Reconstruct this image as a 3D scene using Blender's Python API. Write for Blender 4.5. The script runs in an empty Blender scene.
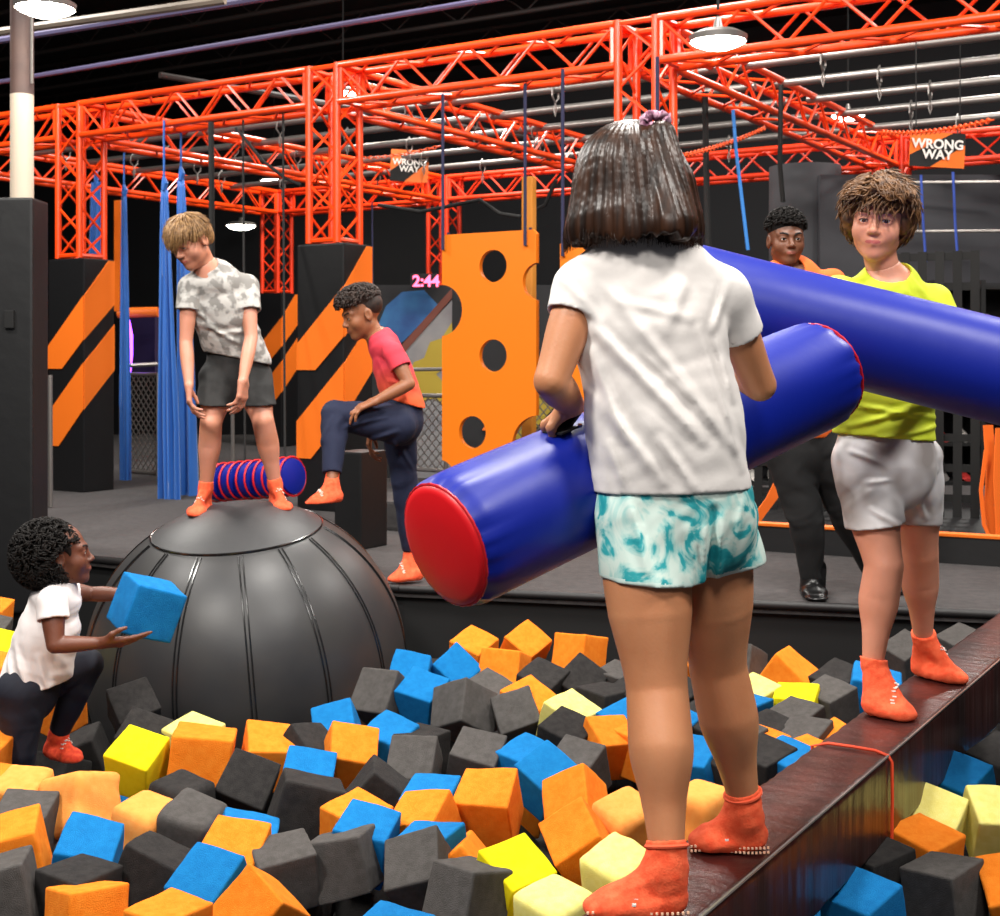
import bpy, bmesh, math, random
import numpy as np
from mathutils import Vector, Matrix, Euler, Quaternion
C = bpy.context.scene.collection
PI = math.pi
F, HZ, CAMZ = 1350.0, 360.0, 1.05          # focal length in pixels, horizon row, eye height above the platform
# ---------------------------------------------------------------- camera, world, big lights
cam = bpy.data.objects.new('camera', bpy.data.cameras.new('camera')); C.objects.link(cam)
cam.location = (0, 0, CAMZ); cam.rotation_euler = (PI/2, 0, 0)
cam.data.sensor_width = 36; cam.data.lens = 36*F/1000; cam.data.shift_y = -(458-HZ)/1000
cam.data.clip_end = 200
cam.data.dof.use_dof = True; cam.data.dof.focus_distance = 3.2; cam.data.dof.aperture_fstop = 11.0
bpy.context.scene.camera = cam
vs = bpy.context.scene.view_settings
bpy.context.scene.display_settings.display_device = 'sRGB'
vs.view_transform = 'Standard'; vs.look = 'None'; vs.gamma = 1; vs.use_curve_mapping = False; vs.exposure = 0.0
w = bpy.data.worlds.new('hall_air'); bpy.context.scene.world = w; w.use_nodes = True
w.node_tree.nodes['Background'].inputs[0].default_value = (0.75, 0.78, 0.9, 1)
w.node_tree.nodes['Background'].inputs[1].default_value = 0.12
def area(name, loc, aim, size, power, col=(1, .96, .9)):
    l = bpy.data.lights.new(name, 'AREA'); l.shape = 'DISK'; l.size = size; l.energy = power; l.color = col
    o = bpy.data.objects.new(name, l); C.objects.link(o); o.location = loc
    o.rotation_euler = (Vector(aim)-Vector(loc)).to_track_quat('-Z', 'Y').to_euler()
    return o
# high-bay lamps of the hall that hang behind and above the photographer
area('high_bay_light', (-2.6, 0.6, 4.9), (-.6, 3.8, 0), .9, 300)
area('high_bay_light', (2.4, 1.2, 4.9), (1.2, 4, 0), .9, 200)
area('high_bay_light', (0.0, -1.6, 4.2), (.3, 4, 0), 1.2, 120)
area('high_bay_light', (-4.2, 4.6, 4.9), (-2.2, 5.5, 0), .8, 180)
area('high_bay_light', (0.3, 4.0, 5.0), (0.3, 4.4, 0), .8, 260)
area('high_bay_light', (0.5, 8.4, 5.2), (0.3, 9.2, 0), .9, 260)
area('high_bay_light', (4.6, 6.5, 5.2), (3.5, 6.8, 0), .9, 240)
area('high_bay_light', (-4.5, 8.8, 5.2), (-3.6, 9.3, 0), .9, 280)
area('high_bay_light', (-1.0, 14.0, 5.2), (-1, 15, 0), .9, 300)
area('high_bay_light', (4.5, 12.0, 5.2), (4.5, 12.6, 0), .9, 260)

def P(px, py, d): return Vector(((px-500)/F*d, d, CAMZ-(py-HZ)/F*d))
E1 = Vector((.847, -.532, 0)); E2 = Vector((.532, .847, 0)); UP = Vector((0, 0, 1))
# ---------------------------------------------------------------- materials
MATS = {}
def srgb(h):
    if isinstance(h, str):
        h = h.lstrip('#'); c = [int(h[i:i+2], 16)/255 for i in (0, 2, 4)]
    else: c = h
    return tuple(x/12.92 if x <= .04045 else ((x+.055)/1.055)**2.4 for x in c)+(1,)
def mat(name, col, rough=.6, metal=0, bump=0, bscale=40, col2=None, nscale=6, sharp=.0, spec=.5, coat=0, stretch=None, sss=0, sheen=0, detail=4, coords='Object'):
    if name in MATS: return MATS[name]
    m = bpy.data.materials.new(name); m.use_nodes = True; nt = m.node_tree; b = nt.nodes['Principled BSDF']
    b.inputs['Base Color'].default_value = srgb(col); b.inputs['Roughness'].default_value = rough
    b.inputs['Metallic'].default_value = metal; b.inputs['Specular IOR Level'].default_value = spec
    b.inputs['Coat Weight'].default_value = coat; b.inputs['Coat Roughness'].default_value = .15
    if sss: b.inputs['Subsurface Weight'].default_value = sss; b.inputs['Subsurface Radius'].default_value = (.02, .008, .004); b.inputs['Subsurface Scale'].default_value = .5
    if sheen: b.inputs['Sheen Weight'].default_value = sheen
    tc = nt.nodes.new('ShaderNodeTexCoord'); mp = nt.nodes.new('ShaderNodeMapping'); nt.links.new(tc.outputs[coords], mp.inputs[0])
    if stretch: mp.inputs['Scale'].default_value = stretch
    if col2:
        n = nt.nodes.new('ShaderNodeTexNoise'); n.inputs['Scale'].default_value = nscale; n.inputs['Detail'].default_value = detail
        r = nt.nodes.new('ShaderNodeValToRGB'); nt.links.new(mp.outputs[0], n.inputs['Vector']); nt.links.new(n.outputs['Fac'], r.inputs[0])
        r.color_ramp.elements[0].position = .35+sharp*.13; r.color_ramp.elements[1].position = .65-sharp*.13
        r.color_ramp.elements[0].color = srgb(col); r.color_ramp.elements[1].color = srgb(col2)
        nt.links.new(r.outputs[0], b.inputs['Base Color'])
    if bump:
        n = nt.nodes.new('ShaderNodeTexNoise'); n.inputs['Scale'].default_value = bscale; n.inputs['Detail'].default_value = 5
        bp = nt.nodes.new('ShaderNodeBump'); bp.inputs['Strength'].default_value = 1; bp.inputs['Distance'].default_value = bump
        nt.links.new(mp.outputs[0], n.inputs['Vector']); nt.links.new(n.outputs['Fac'], bp.inputs['Height']); nt.links.new(bp.outputs[0], b.inputs['Normal'])
    MATS[name] = m; return m
def emit(name, col, s):
    if name in MATS: return MATS[name]
    m = bpy.data.materials.new(name); m.use_nodes = True; b = m.node_tree.nodes['Principled BSDF']
    b.inputs['Base Color'].default_value = srgb(col); b.inputs['Emission Color'].default_value = srgb(col); b.inputs['Emission Strength'].default_value = s
    MATS[name] = m; return m
M = dict(
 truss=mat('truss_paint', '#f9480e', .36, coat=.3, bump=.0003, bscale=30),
 trussfar=mat('truss_paint_shade_in_colour', '#e93a12', .4, bump=.0003, bscale=30),  # same truss paint for the rear row, its shade put into the colour
 blackpad=mat('black_vinyl_pad', '#0c0c0e', .5, bump=.002, bscale=9),
 blackpaint=mat('black_paint', '#070708', .75),
 orangepad=mat('orange_vinyl_pad', '#f2741a', .5, bump=.001, bscale=12),
 orangeboard=mat('orange_plastic_board', '#ec7a10', .42, bump=.0006, bscale=6),
 silver=mat('galvanised_steel', '#8b8682', .38, .7),
 post=mat('dark_pole_paint', '#4b3936', .6, col2='#5b4640'), postlow=mat('pale_pole_paint', '#c9b9a6', .6, bump=.001),
 carpet=mat('grey_carpet', '#343132', .95, bump=.003, bscale=120, col2='#403d3d', nscale=20),
 rubber=mat('black_rubber_edge', '#1b191a', .55, bump=.002, bscale=20),
 ceil=mat('dark_ceiling', '#17110f', .85, bump=.01, bscale=4), joist=mat('joist_paint', '#2c2422', .7),
 wall=mat('dark_wall', '#1a1a1d', .8, bump=.003, bscale=5), wall2=mat('charcoal_wall', '#38383b', .8),
 blue=mat('blue_vinyl', '#0a1e88', .42, spec=.35, bump=.0022, bscale=7, coat=.0, stretch=(1, 1, .4)),
 red=mat('red_vinyl', '#d6121c', .42, bump=.001, bscale=14),
 webblk=mat('black_webbing', '#0b0b0b', .8, bump=.0008, bscale=90), webora=mat('orange_webbing', '#f2701c', .7),
 ropeblue=mat('blue_rope', '#3550a8', .8), ropenavy=mat('navy_rope', '#252848', .8), ropeblk=mat('black_rope', '#111111', .85),
 silk=mat('blue_silk', '#1a62b8', .55, sheen=.4),
 white=mat('white_print', '#f4efe8', .6),
)
# ---------------------------------------------------------------- object helpers
def tag(o, label=None, cat=None, group=None, kind=None):
    if label: o['label'] = label
    if cat: o['category'] = cat
    if group: o['group'] = group
    if kind: o['kind'] = kind
    return o
def thing(name, label, cat, loc=(0, 0, 0), group=None):
    o = bpy.data.objects.new(name, None); C.objects.link(o); o.location = loc; o.empty_display_size = .1
    return tag(o, label, cat, group)
def mesh_obj(name, me, parent=None, loc=None):
    o = bpy.data.objects.new(name, me); C.objects.link(o)
    if parent is not None:
        o.parent = parent
        if loc is None:                                     # geometry given in world space
            base = parent; off = Vector((0, 0, 0))
            while base is not None: off += base.location; base = base.parent
            me.transform(Matrix.Translation(-off))
            o.location = (0, 0, 0)
    if loc is not None: o.location = loc
    return o
class MB:
    def __init__(s): s.bm = bmesh.new()
    def box(s, c, size, R=None, bevel=0):
        m = Matrix.Translation(Vector(c)) @ (R.to_4x4() if R is not None else Matrix()) @ Matrix.Diagonal((*size, 1))
        r = bmesh.ops.create_cube(s.bm, size=1, matrix=m)
        if bevel:
            ed = {e for v in r['verts'] for e in v.link_edges}
            bmesh.ops.bevel(s.bm, geom=list(ed), offset=bevel, segments=2, affect='EDGES', profile=.7)
        return s
    def tube(s, pts, r, n=8, cap=True, closed=False):
        pts = [Vector(p) for p in pts]; rs = r if isinstance(r, (list, tuple)) else [r]*len(pts); rings = []
        up = None
        for i, p in enumerate(pts):
            a = pts[i-1] if (i or closed) else p; b = pts[(i+1) % len(pts)] if (i < len(pts)-1 or closed) else p
            t = (b-a).normalized()
            if up is None: up = t.orthogonal().normalized()
            up = (up-t*up.dot(t)).normalized(); v = t.cross(up)
            rings.append([s.bm.verts.new(p+(up*math.cos(k*2*PI/n)+v*math.sin(k*2*PI/n))*rs[i]) for k in range(n)])
        m = len(rings)
        for i in range(m if closed else m-1):
            A, B = rings[i], rings[(i+1) % m]
            for k in range(n): s.bm.faces.new((A[k], A[(k+1) % n], B[(k+1) % n], B[k]))
        if cap and not closed and n > 2: s.bm.faces.new(rings[0][::-1]); s.bm.faces.new(rings[-1])
        return s
    def poly(s, pts, thick):                                # flat polygon in 3D given thickness vector
        t = Vector(thick); A = [s.bm.verts.new(Vector(p)) for p in pts]; B = [s.bm.verts.new(Vector(p)+t) for p in pts]
        n = len(pts); s.bm.faces.new(A[::-1]); s.bm.faces.new(B)
        for i in range(n): s.bm.faces.new((A[i], A[(i+1) % n], B[(i+1) % n], B[i]))
        return s
    def ribbon(s, pts, side, wid, th):                      # strap along pts
        side = Vector(side).normalized(); q = []
        pts = [Vector(p) for p in pts]
        for i, p in enumerate(pts):
            t = (pts[min(i+1, len(pts)-1)]-pts[max(i-1, 0)]).normalized(); n = t.cross(side).normalized()
            q.append([s.bm.verts.new(p+side*a*wid/2+n*b*th/2) for a, b in ((-1, -1), (1, -1), (1, 1), (-1, 1))])
        for A, B in zip(q, q[1:]):
            for k in range(4): s.bm.faces.new((A[k], A[(k+1) % 4], B[(k+1) % 4], B[k]))
        s.bm.faces.new(q[0][::-1]); s.bm.faces.new(q[-1]); return s
    def lathe(s, prof, o, axis=UP, n=32):
        axis = Vector(axis).normalized(); a = axis.orthogonal().normalized(); b = axis.cross(a); o = Vector(o); rings = []
        for r, z in prof:
            if r < 1e-6: rings.append([s.bm.verts.new(o+axis*z)])
            else: rings.append([s.bm.verts.new(o+axis*z+(a*math.cos(k*2*PI/n)+b*math.sin(k*2*PI/n))*r) for k in range(n)])
        for A, B in zip(rings, rings[1:]):
            for k in range(n):
                f = [A[k % len(A)], A[(k+1) % len(A)], B[(k+1) % len(B)], B[k % len(B)]]
                f = list(dict.fromkeys(f))
                if len(f) > 2: s.bm.faces.new(f)
        return s
    def build(s, name, m, parent=None, smooth=False):
        bmesh.ops.recalc_face_normals(s.bm, faces=s.bm.faces)
        me = bpy.data.meshes.new(name); s.bm.to_mesh(me); s.bm.free(); me.materials.append(m)
        if smooth:
            me.polygons.foreach_set('use_smooth', [True]*len(me.polygons))
            if smooth != 'full':
                try: me.set_sharp_from_angle(angle=math.radians(40))
                except Exception: pass
        return mesh_obj(name, me, parent)
def frame(x, z=UP):                                         # matrix whose columns are x, y, z
    x = Vector(x).normalized(); z = (Vector(z)-x*x.dot(Vector(z))).normalized(); y = z.cross(x)
    return Matrix((x, y, z)).transposed()
RST = frame(E1)
# ================================================================ the hall
def struct(name, mb, m, smooth=False): return tag(mb.build(name, m, None, smooth), kind='structure')
struct('floor', MB().box((0, 14, -1.25), (26, 32, .1)), M['blackpaint'])
struct('ceiling', MB().box((0, 14, 5.8), (26, 32, .1)), M['ceil'])
struct('wall_back', MB().box((1.5, 20.5, 2.2), (40, .2, 7.2), RST), M['wall'])
struct('wall_right', MB().box((13.1, 14, 2.2), (.2, 32, 7.2)), M['wall'])
struct('wall_left', MB().box((-13.1, 14, 2.2), (.2, 32, 7.2)), M['wall'])
# raised platform around the foam pit, front edge a bent line
EDGE = [Vector((-6.5, 9.57, 0)), Vector((-.463, 6.27, 0)), Vector((2.2, 5.6, 0)), Vector((7, 4.6, 0))]
mb = MB(); mb.poly([EDGE[0], EDGE[1], EDGE[2], EDGE[3], (9, 19, 0), (-9, 19, 0)][::-1], (0, 0, -.05)); struct('floor_platform', mb, M['carpet'])
mb = MB()
for a, b in zip(EDGE, EDGE[1:]):
    n = Vector((-(b-a).y, (b-a).x, 0)).normalized()
    mb.poly([a+n*.03+Vector((0, 0, -.05)), b+n*.03+Vector((0, 0, -.05)), b+n*.03+Vector((0, 0, -1.2)), a+n*.03+Vector((0, 0, -1.2))], n*.08)
struct('trim_1', mb, M['blackpaint'])
mb = MB()
for a, b in zip(EDGE, EDGE[1:]): mb.tube([a+Vector((0, 0, -.012)), b+Vector((0, 0, -.012))], .02, 10)
struct('trim_2', mb, M['rubber'], True)
# ceiling joists, ducts and conduits
for i in range(9):
    mb = MB(); y0 = 4+i*2.0
    a = Vector((-9, y0+4.5, 5.35)); b = a+E1*21
    mb.tube([a, b], .03, 6); mb.tube([a+UP*.35, b+UP*.35], .03, 6)
    for k in range(42):
        p = a+E1*k*.5; mb.tube([p+UP*(.35 if k % 2 else 0), p+E1*.5+UP*(0 if k % 2 else .35)], .011, 4)
    struct('ceiling_joist', mb, M['joist'])
struct('pipe_ceiling', MB().tube([P(0, 150, 13)+UP*0, P(330, 5, 9)], .045, 8), mat('beige_pipe', '#8d8176', .5)) if False else None
for n_, (a, b, r, m_) in enumerate([((0, 82, 11.5), (640, -26, 8.4), .022, mat('violet_conduit', '#55506e', .45)),
                              ((0, 32, 9.0), (225, 0, 8.6), .03, mat('beige_conduit', '#7c7064', .5)),
                              ((0, 40, 10.2), (300, -8, 9.4), .03, MATS['violet_conduit']),
                              ((160, 75, 12.2), (540, 140, 15.5), .03, MATS['joist_paint'])]):
    o = MB().tube([P(*a), P(*b)], r, 8).build('ceiling_conduit', m_, None, True)
    tag(o, ['long thin violet conduit crossing under the dark ceiling above the front truss', 'short beige conduit high beside the bright lamp at the pale column',
            'violet conduit just below the short beige conduit near the pale column', 'dark brown conduit running away behind the violet one under the ceiling'][n_], 'conduit')
# ---------------------------------------------------------------- box trusses
P0 = Vector((-1.126, 9.5, 0)); TS = .25; ZT = 3.09; ZB = ZT-TS
def tp(t, e, z=0): return P0+E1*t+E2*e+UP*z
def truss(name, a, b, label, cat, up=UP, group=None, m=None, seg=.27):
    m = m or M['truss']; ax = (b-a).normalized(); L = (b-a).length
    up = (Vector(up)-ax*ax.dot(Vector(up))).normalized(); sd = ax.cross(up)
    root = thing(name, label, cat, a, group); h = TS/2
    cs = [up*h+sd*h, up*h-sd*h, up*-h-sd*h, up*-h+sd*h]
    for c in cs: MB().tube([a+c, b+c], .026, 10).build('chord', m, root, True)
    n = max(2, round(L/seg)); mb = MB()
    for f in range(4):
        c0, c1 = cs[f], cs[(f+1) % 4]
        for k in range(n):
            p = a+ax*L*k/n; q = a+ax*L*(k+1)/n
            mb.tube([p+(c0 if k % 2 else c1), q+(c1 if k % 2 else c0)], .0105, 5, False)
    mb.build('bracing', m, root, True)
    for p in (a+ax*.02, b-ax*.02):
        mb = MB()
        for f in range(4): mb.tube([p+cs[f], p+cs[(f+1) % 4]], .018, 6)
        mb.build('end_frame', m, root, True)
    return root
zc = ZT-TS/2
posts = [(-5.1, 0), (-2.67, 0), (-.05, 0), (2.38, 0), (4.8, 0), (-5.1, 5.1), (-2.62, 5.1), (0, 5.1), (2.42, 5.1)]
Tn = ['leftmost', 'left', 'central', 'right']
h = TS/2+.02
fl = ['front truss span at the far left running past the pale column', 'front orange truss span from the left padded tower to the middle padded tower',
      'front orange truss span from the middle tower to the tower behind the girl with the scrunchie', 'front orange truss span passing in front of the brightest lamp to the right tower',
      'front truss span leaving the picture beyond the right tower']
ts = [-5.1, -2.67, -.05, 2.38, 4.8]
for i in range(4): truss('truss_beam', tp(ts[i]+h, 0, zc), tp(ts[i+1]-h, 0, zc), fl[i], 'truss', group='front row truss spans')
truss('truss_beam', tp(4.8+h, 0, zc), tp(6.6, 0, zc), fl[4], 'truss', group='front row truss spans')
bl = ['rear red truss span hidden partly behind the left tower lattice', 'rear red truss span carrying the smaller wrong way sign', 'rear red truss span between the rear towers behind the girl with dark hair',
      'rear red truss span behind the larger wrong way sign']
tb = [-5.1, -2.62, 0, 2.42, 5.2]
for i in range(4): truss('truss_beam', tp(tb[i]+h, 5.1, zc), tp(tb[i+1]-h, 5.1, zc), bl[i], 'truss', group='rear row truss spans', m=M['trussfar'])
cl = ['connecting truss running away from the front at the far left edge', 'connecting truss running away from the left padded tower', 'connecting truss running away from the middle padded tower toward the girl\'s hair',
      'connecting truss running away from above the girl toward the curly boy']
for i in range(4): truss('truss_beam', tp(ts[i], h, zc), tp(ts[i], 5.1-h, zc), cl[i], 'truss', group='connecting truss spans')
PH = 1.86                                                    # height of the padded towers
pl = ['far left lattice post outside the padded towers', 'orange lattice post on the left padded tower', 'orange lattice post on the middle padded tower', 'orange lattice post behind the head of the girl with the scrunchie',
      'tall orange lattice post at the right edge of the hall view', 'red rear lattice post above the small padded tower', 'red rear lattice post behind the perforated orange board', 'rear lattice post hidden behind the girl with dark hair',
      'red rear lattice post behind the curly haired boy']
for (t, e), l in zip(posts, pl):
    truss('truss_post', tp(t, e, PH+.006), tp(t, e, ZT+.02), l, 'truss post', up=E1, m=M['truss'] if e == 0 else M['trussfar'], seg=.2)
# padded towers with slanting orange bands
pw, pd = .42, .31
dl = ['black padded tower with orange slanting bands outside the left of the view', 'black padded tower with orange slanting bands beside the left dark column', 'black padded tower with orange slanting bands behind the boy in red',
      'black padded tower with orange bands hidden behind the girl in front', 'black padded tower at the right edge behind the curly boy', 'small distant padded tower with orange bands left of the boy in red', 'distant padded tower behind the perforated board',
      'distant padded tower behind the dark haired girl', 'distant padded tower behind the curly boy']
for (t, e), l in zip(posts, dl):
    root = thing('padded_tower', l, 'padded tower', tp(t, e, 0)); c = tp(t, e, 0)
    MB().box(c+UP*PH/2, (pw, pd, PH), RST, bevel=.012).build('cover', M['blackpad'], root)
    def band(pts_top, pts_bot, nm):
        for lo, hi in ((0, pw), (pw, pw+pd)):
            def clipz(L, s):
                for (s0, z0), (s1, z1) in zip(L, L[1:]):
                    if s0 <= s <= s1: return z0+(z1-z0)*(s-s0)/(s1-s0)
                return None
            xs = sorted({lo, hi} | {s for s, _ in pts_top+pts_bot if lo < s < hi})
            n = -E2 if lo == 0 else E1
            f = lambda s: (c-E2*(pd/2)+E1*(s-pw/2)) if lo == 0 else (c+E1*(pw/2)+E2*(s-pw-pd/2))
            top = [f(s)+UP*clipz(pts_top, s) for s in xs if clipz(pts_top, s) is not None]
            bot = [f(s)+UP*clipz(pts_bot, s) for s in xs if clipz(pts_bot, s) is not None]
            MB().poly([p+n*.001 for p in (bot+top[::-1])], n*.006).build(nm, M['orangepad'], root)
    band([(0, 1.16), (.42, 1.56), (.67, PH-.01), (.73, PH-.01)], [(0, .98), (.17, .98), (.42, 1.21), (.73, 1.50)], 'orange_band')
    band([(0, .62), (.42, 1.03), (.73, 1.34)], [(0, .36), (.13, .36), (.42, .66), (.73, .97)], 'orange_band')
# silver rails under the trusses with shackles
for k, e in enumerate([1.3, 2.0, 2.7, 3.4, 4.2]):
    for sgn, (t0, t1) in enumerate([(-5.0, 2.3), (2.45, 5.2)]):
        root = thing('steel_rail', '%s silver steel rail %s the orange trusses, %s of its row' % (('long', 'slung between'), ('short', 'on the right side of'))[sgn]+() if False else
                     ('long silver rail' if sgn == 0 else 'shorter right-side silver rail')+' slung across the orange trusses, '+['foremost', 'second from the front', 'middle', 'second from the back', 'rearmost'][k]+' of its row', 'rail', tp(t0, e, ZT-.08), 'silver rails under the trusses')
        MB().tube([tp(t0, e, ZT-.02), tp(t1, e, ZT-.02)], .03, 10).build('pipe', M['silver'], root, True)
        for t in np.arange(t0+.6, t1, 1.35):
            p = tp(t+.17*k % .5, e, ZT-.02); mb = MB()
            mb.tube([p+E2*.045, p+E2*.045-UP*.06, p-UP*.1, p-E2*.045-UP*.06, p-E2*.045, p+UP*.045], .008, 5, closed=True)
            mb.tube([p-UP*.1, p-UP*.15+E1*.012, p-UP*.2, p-UP*.15-E1*.012], .007, 5, closed=True)
            mb.build('shackle', M['silver'], root, True)
# hall lamps in view
for (px, py, d, r, l) in [(718, 42, 7.0, .14, 'brightest round lamp shining over the front truss right of the girl'), (45, 9, 7.2, .15, 'bright round lamp at the top beside the pale column'), (848, 116, 14.5, .17, 'round lamp glowing beyond the right connecting truss'),
                          (343, 94, 13.2, .15, 'lamp glowing through the lattice over the middle tower'), (274, 181, 21.0, .2, 'small distant lamp behind the hanging blue silk'), (241, 226, 20.5, .22, 'low distant lamp behind the grey shirt boy\'s head'),
                          (712, 8, 15, .12, 'dim small lamp high near the top edge')][:6]:
    c = P(px, py, d); root = thing('hall_lamp', l, 'lamp', c+UP*.1, 'round hall lamps')
    MB().lathe([(0, -.3*r), (r*.5, -.24*r), (r*.9, -.08*r), (r, .02), (r*.96, .022)], c, n=28).build('lens', emit('lamp_glow', '#fff6e8', 40), root)
    MB().lathe([(r*1.04, .0), (r*1.08, .03), (r*.75, .055), (r*.2, .07), (r*.1, .13), (0, .13)], c, n=28).build('housing', M['silver'], root, True)
    MB().tube([c+UP*.17, Vector((c.x, c.y, 5.75))], .008, 5).build('rod', M['blackpaint'], root)
# pale column at the left with dark pad
root = thing('hall_column', 'pale round column dark brown above, wrapped by a black pad below', 'column', P(22, 520, 7.6))
d = 7.6; x0 = P(22, 0, d).x
MB().tube([(x0, d, P(0, 95, d).z), (x0, d, 5.74)], .064, 24).build('upper_shaft', M['post'], root, True)
MB().tube([(x0, d, 1.7), (x0, d, P(0, 95, d).z)], .064, 24).build('shaft', M['postlow'], root, True)
MB().tube([(x0+.072, d-.05, P(0, 85, d).z), (x0+.072, d-.05, 5.7)], .008, 6).build('conduit', M['silver'], root, True)
root = thing('column_pad', 'tall black square pad around the foot of the pale column', 'column pad', (x0, d, 0))
zt = P(0, 200, d).z
mb = MB(); mb.box((x0+.005, d, (zt-.35)/2), (.2, .26, zt+.35), bevel=.015).build('cover', M['blackpad'], root)
mb = MB(); mb.box((x0-.13, d-.05, zt-.13), (.16, .16, .2), Matrix.Rotation(.35, 3, 'Y'), bevel=.02).build('speaker_box', M['blackpaint'], root)
mb = MB(); mb.box((x0-.02, d-.14, P(0, 320, d).z), (.055, .03, .1), bevel=.006).build('socket_box', M['blackpaint'], root)
# ================================================================ things hung and standing behind the players
def silk(label, x, y0, y1, d, w0, w1, seed, lean=0):
    rnd = random.Random(seed); mb = MB(); n, m_ = 60, 40; ph = [rnd.uniform(0, 6) for _ in range(4)]; rows = []
    for i in range(m_+1):
        t = i/m_; py = y0+(y1-y0)*t; c = P(x+lean*t, py, d); w = (w0+(w1-w0)*min(1, t*1.4)**.7)*d/F; row = []
        for k in range(n+1):
            s = k/n-.5; f = math.sin(s*26+ph[0]+t*1.5)*.5+math.sin(s*47+ph[1]-t)*.3+math.sin(s*13+ph[2])*.4
            row.append(mb.bm.verts.new(c+E1*(s*w)+E2*(f*.05*(.4+t)*min(1, w*4))+E1*.006*math.sin(s*40+t*4+ph[3])))
        rows.append(row)
    for A, B in zip(rows, rows[1:]):
        for k in range(n): mb.bm.faces.new((A[k], A[k+1], B[k+1], B[k]))
    root = thing('aerial_silk', label, 'aerial silk', P(x+lean, y1, d), 'hanging blue aerial silks')
    o = mb.build('cloth', M['silk'], root, 'full'); so = o.modifiers.new('s', 'SOLIDIFY'); so.thickness = .006
    mb = MB(); c = P(x, y0, d); mb.tube([c+UP*.0, c+UP*.05, c+UP*.09, c+UP*.05+E1*.02, c], .02, 7); mb.tube([c+UP*.09, Vector((c.x, c.y, ZB+.02))], .009, 6); mb.build('knot', M['silk'], root, True)
silk('bright blue aerial silk with knot hanging left of the boy in grey, front one', 164, 190, 516, 10.2, 8, 26, 1, 6)
silk('blue aerial silk hanging just behind the grey shirt boy\'s head', 181, 180, 512, 10.5, 8, 26, 2, 6)
silk('blue aerial silk at the right flank of the left padded tower', 124, 196, 517, 11.8, 6, 12, 3, 1)
silk('short blue aerial silk seen through the lattice of the left tower', 96, 182, 420, 13.2, 14, 24, 4)
# perforated climbing boards
def board(label, corner, w, h_, holes, ropes):
    root = thing('climbing_board', label, 'climbing board', corner-UP*h_, 'hanging perforated boards'); bm = bmesh.new(); cut = []
    # outline with bites, triangulated by filling
    N = 96; inside = lambda u, v: 0 <= u <= w and 0 <= v <= h_ and all((u-a)**2+(v-b)**2 >= r*r for a, b, r in holes)
    loops = []
    outer = []
    def arc(a, b, r, t0, t1, n=40): return [(a+r*math.cos(t0+(t1-t0)*i/n), b+r*math.sin(t0+(t1-t0)*i/n)) for i in range(n+1)]
    left = sorted([q for q in holes if q[0]-q[2] < 0], key=lambda q: q[1]); right = sorted([q for q in holes if q[0]+q[2] > w], key=lambda q: q[1])
    cr = .025; outer += [(cr, 0), (w-cr, 0), (w, cr)]
    for a, b, r in right:
        t = math.acos(max(-1, min(1, (w-a)/r))); outer += arc(a, b, r, -t, -(2*PI-t))
    outer += [(w, h_-cr), (w-cr, h_), (cr, h_), (0, h_-cr)]
    for a, b, r in left[::-1]:
        t = math.acos(max(-1, min(1, (0-a)/r))); outer += arc(a, b, r, t, -t)
    outer += [(0, cr)]; loops.append(outer)
    for a, b, r in holes:
        if a-r > 0 and a+r < w: loops.append(arc(a, b, r, 0, 2*PI)[:-1])
    ed = []
    for L in loops:
        vs_ = [bm.verts.new(corner+E1*u+UP*(v-h_)) for u, v in L]; ed += [bm.edges.new((vs_[i], vs_[(i+1) % len(vs_)])) for i in range(len(vs_))]
    bmesh.ops.triangle_fill(bm, use_beauty=True, edges=ed, normal=-E2)
    bmesh.ops.recalc_face_normals(bm, faces=bm.faces)
    r = bmesh.ops.extrude_face_region(bm, geom=list(bm.faces)); bmesh.ops.translate(bm, vec=E2*.035, verts=[v for v in r['geom'] if isinstance(v, bmesh.types.BMVert)])
    mb = MB(); mb.bm.free(); mb.bm = bm; mb.build('panel', M['orangeboard'], root)
    for u in ropes:
        p = corner+E1*u; mb = MB(); mb.tube([Vector((p.x, p.y, ZB-.03))-E2*.02, p-UP*.10-E2*.02, p-UP*.11+E2*.055, p+UP*.02+E2*.045], .011, 6); mb.build('rope', M['ropenavy'], root, True)
c0 = P(442, 235, 8.95)
board('orange perforated climbing board hanging between the boy in red and the front girl', c0, .725, 1.66, [(.40, 1.44, .105), (-.01, 1.16, .17), (.40, .86, .105), (.24, .36, .105), (.745, 1.33, .12), (.745, .28, .20), (-.02, .05, .12)], (.02, .655))
board('second orange climbing board mostly hidden behind the front girl', P(560, 240, 8.2), .74, 1.5, [(.30, 1.22, .1), (.0, .42, .13), (.52, .75, .12), (.74, 1.1, .12)], (.03, .66))
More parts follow.
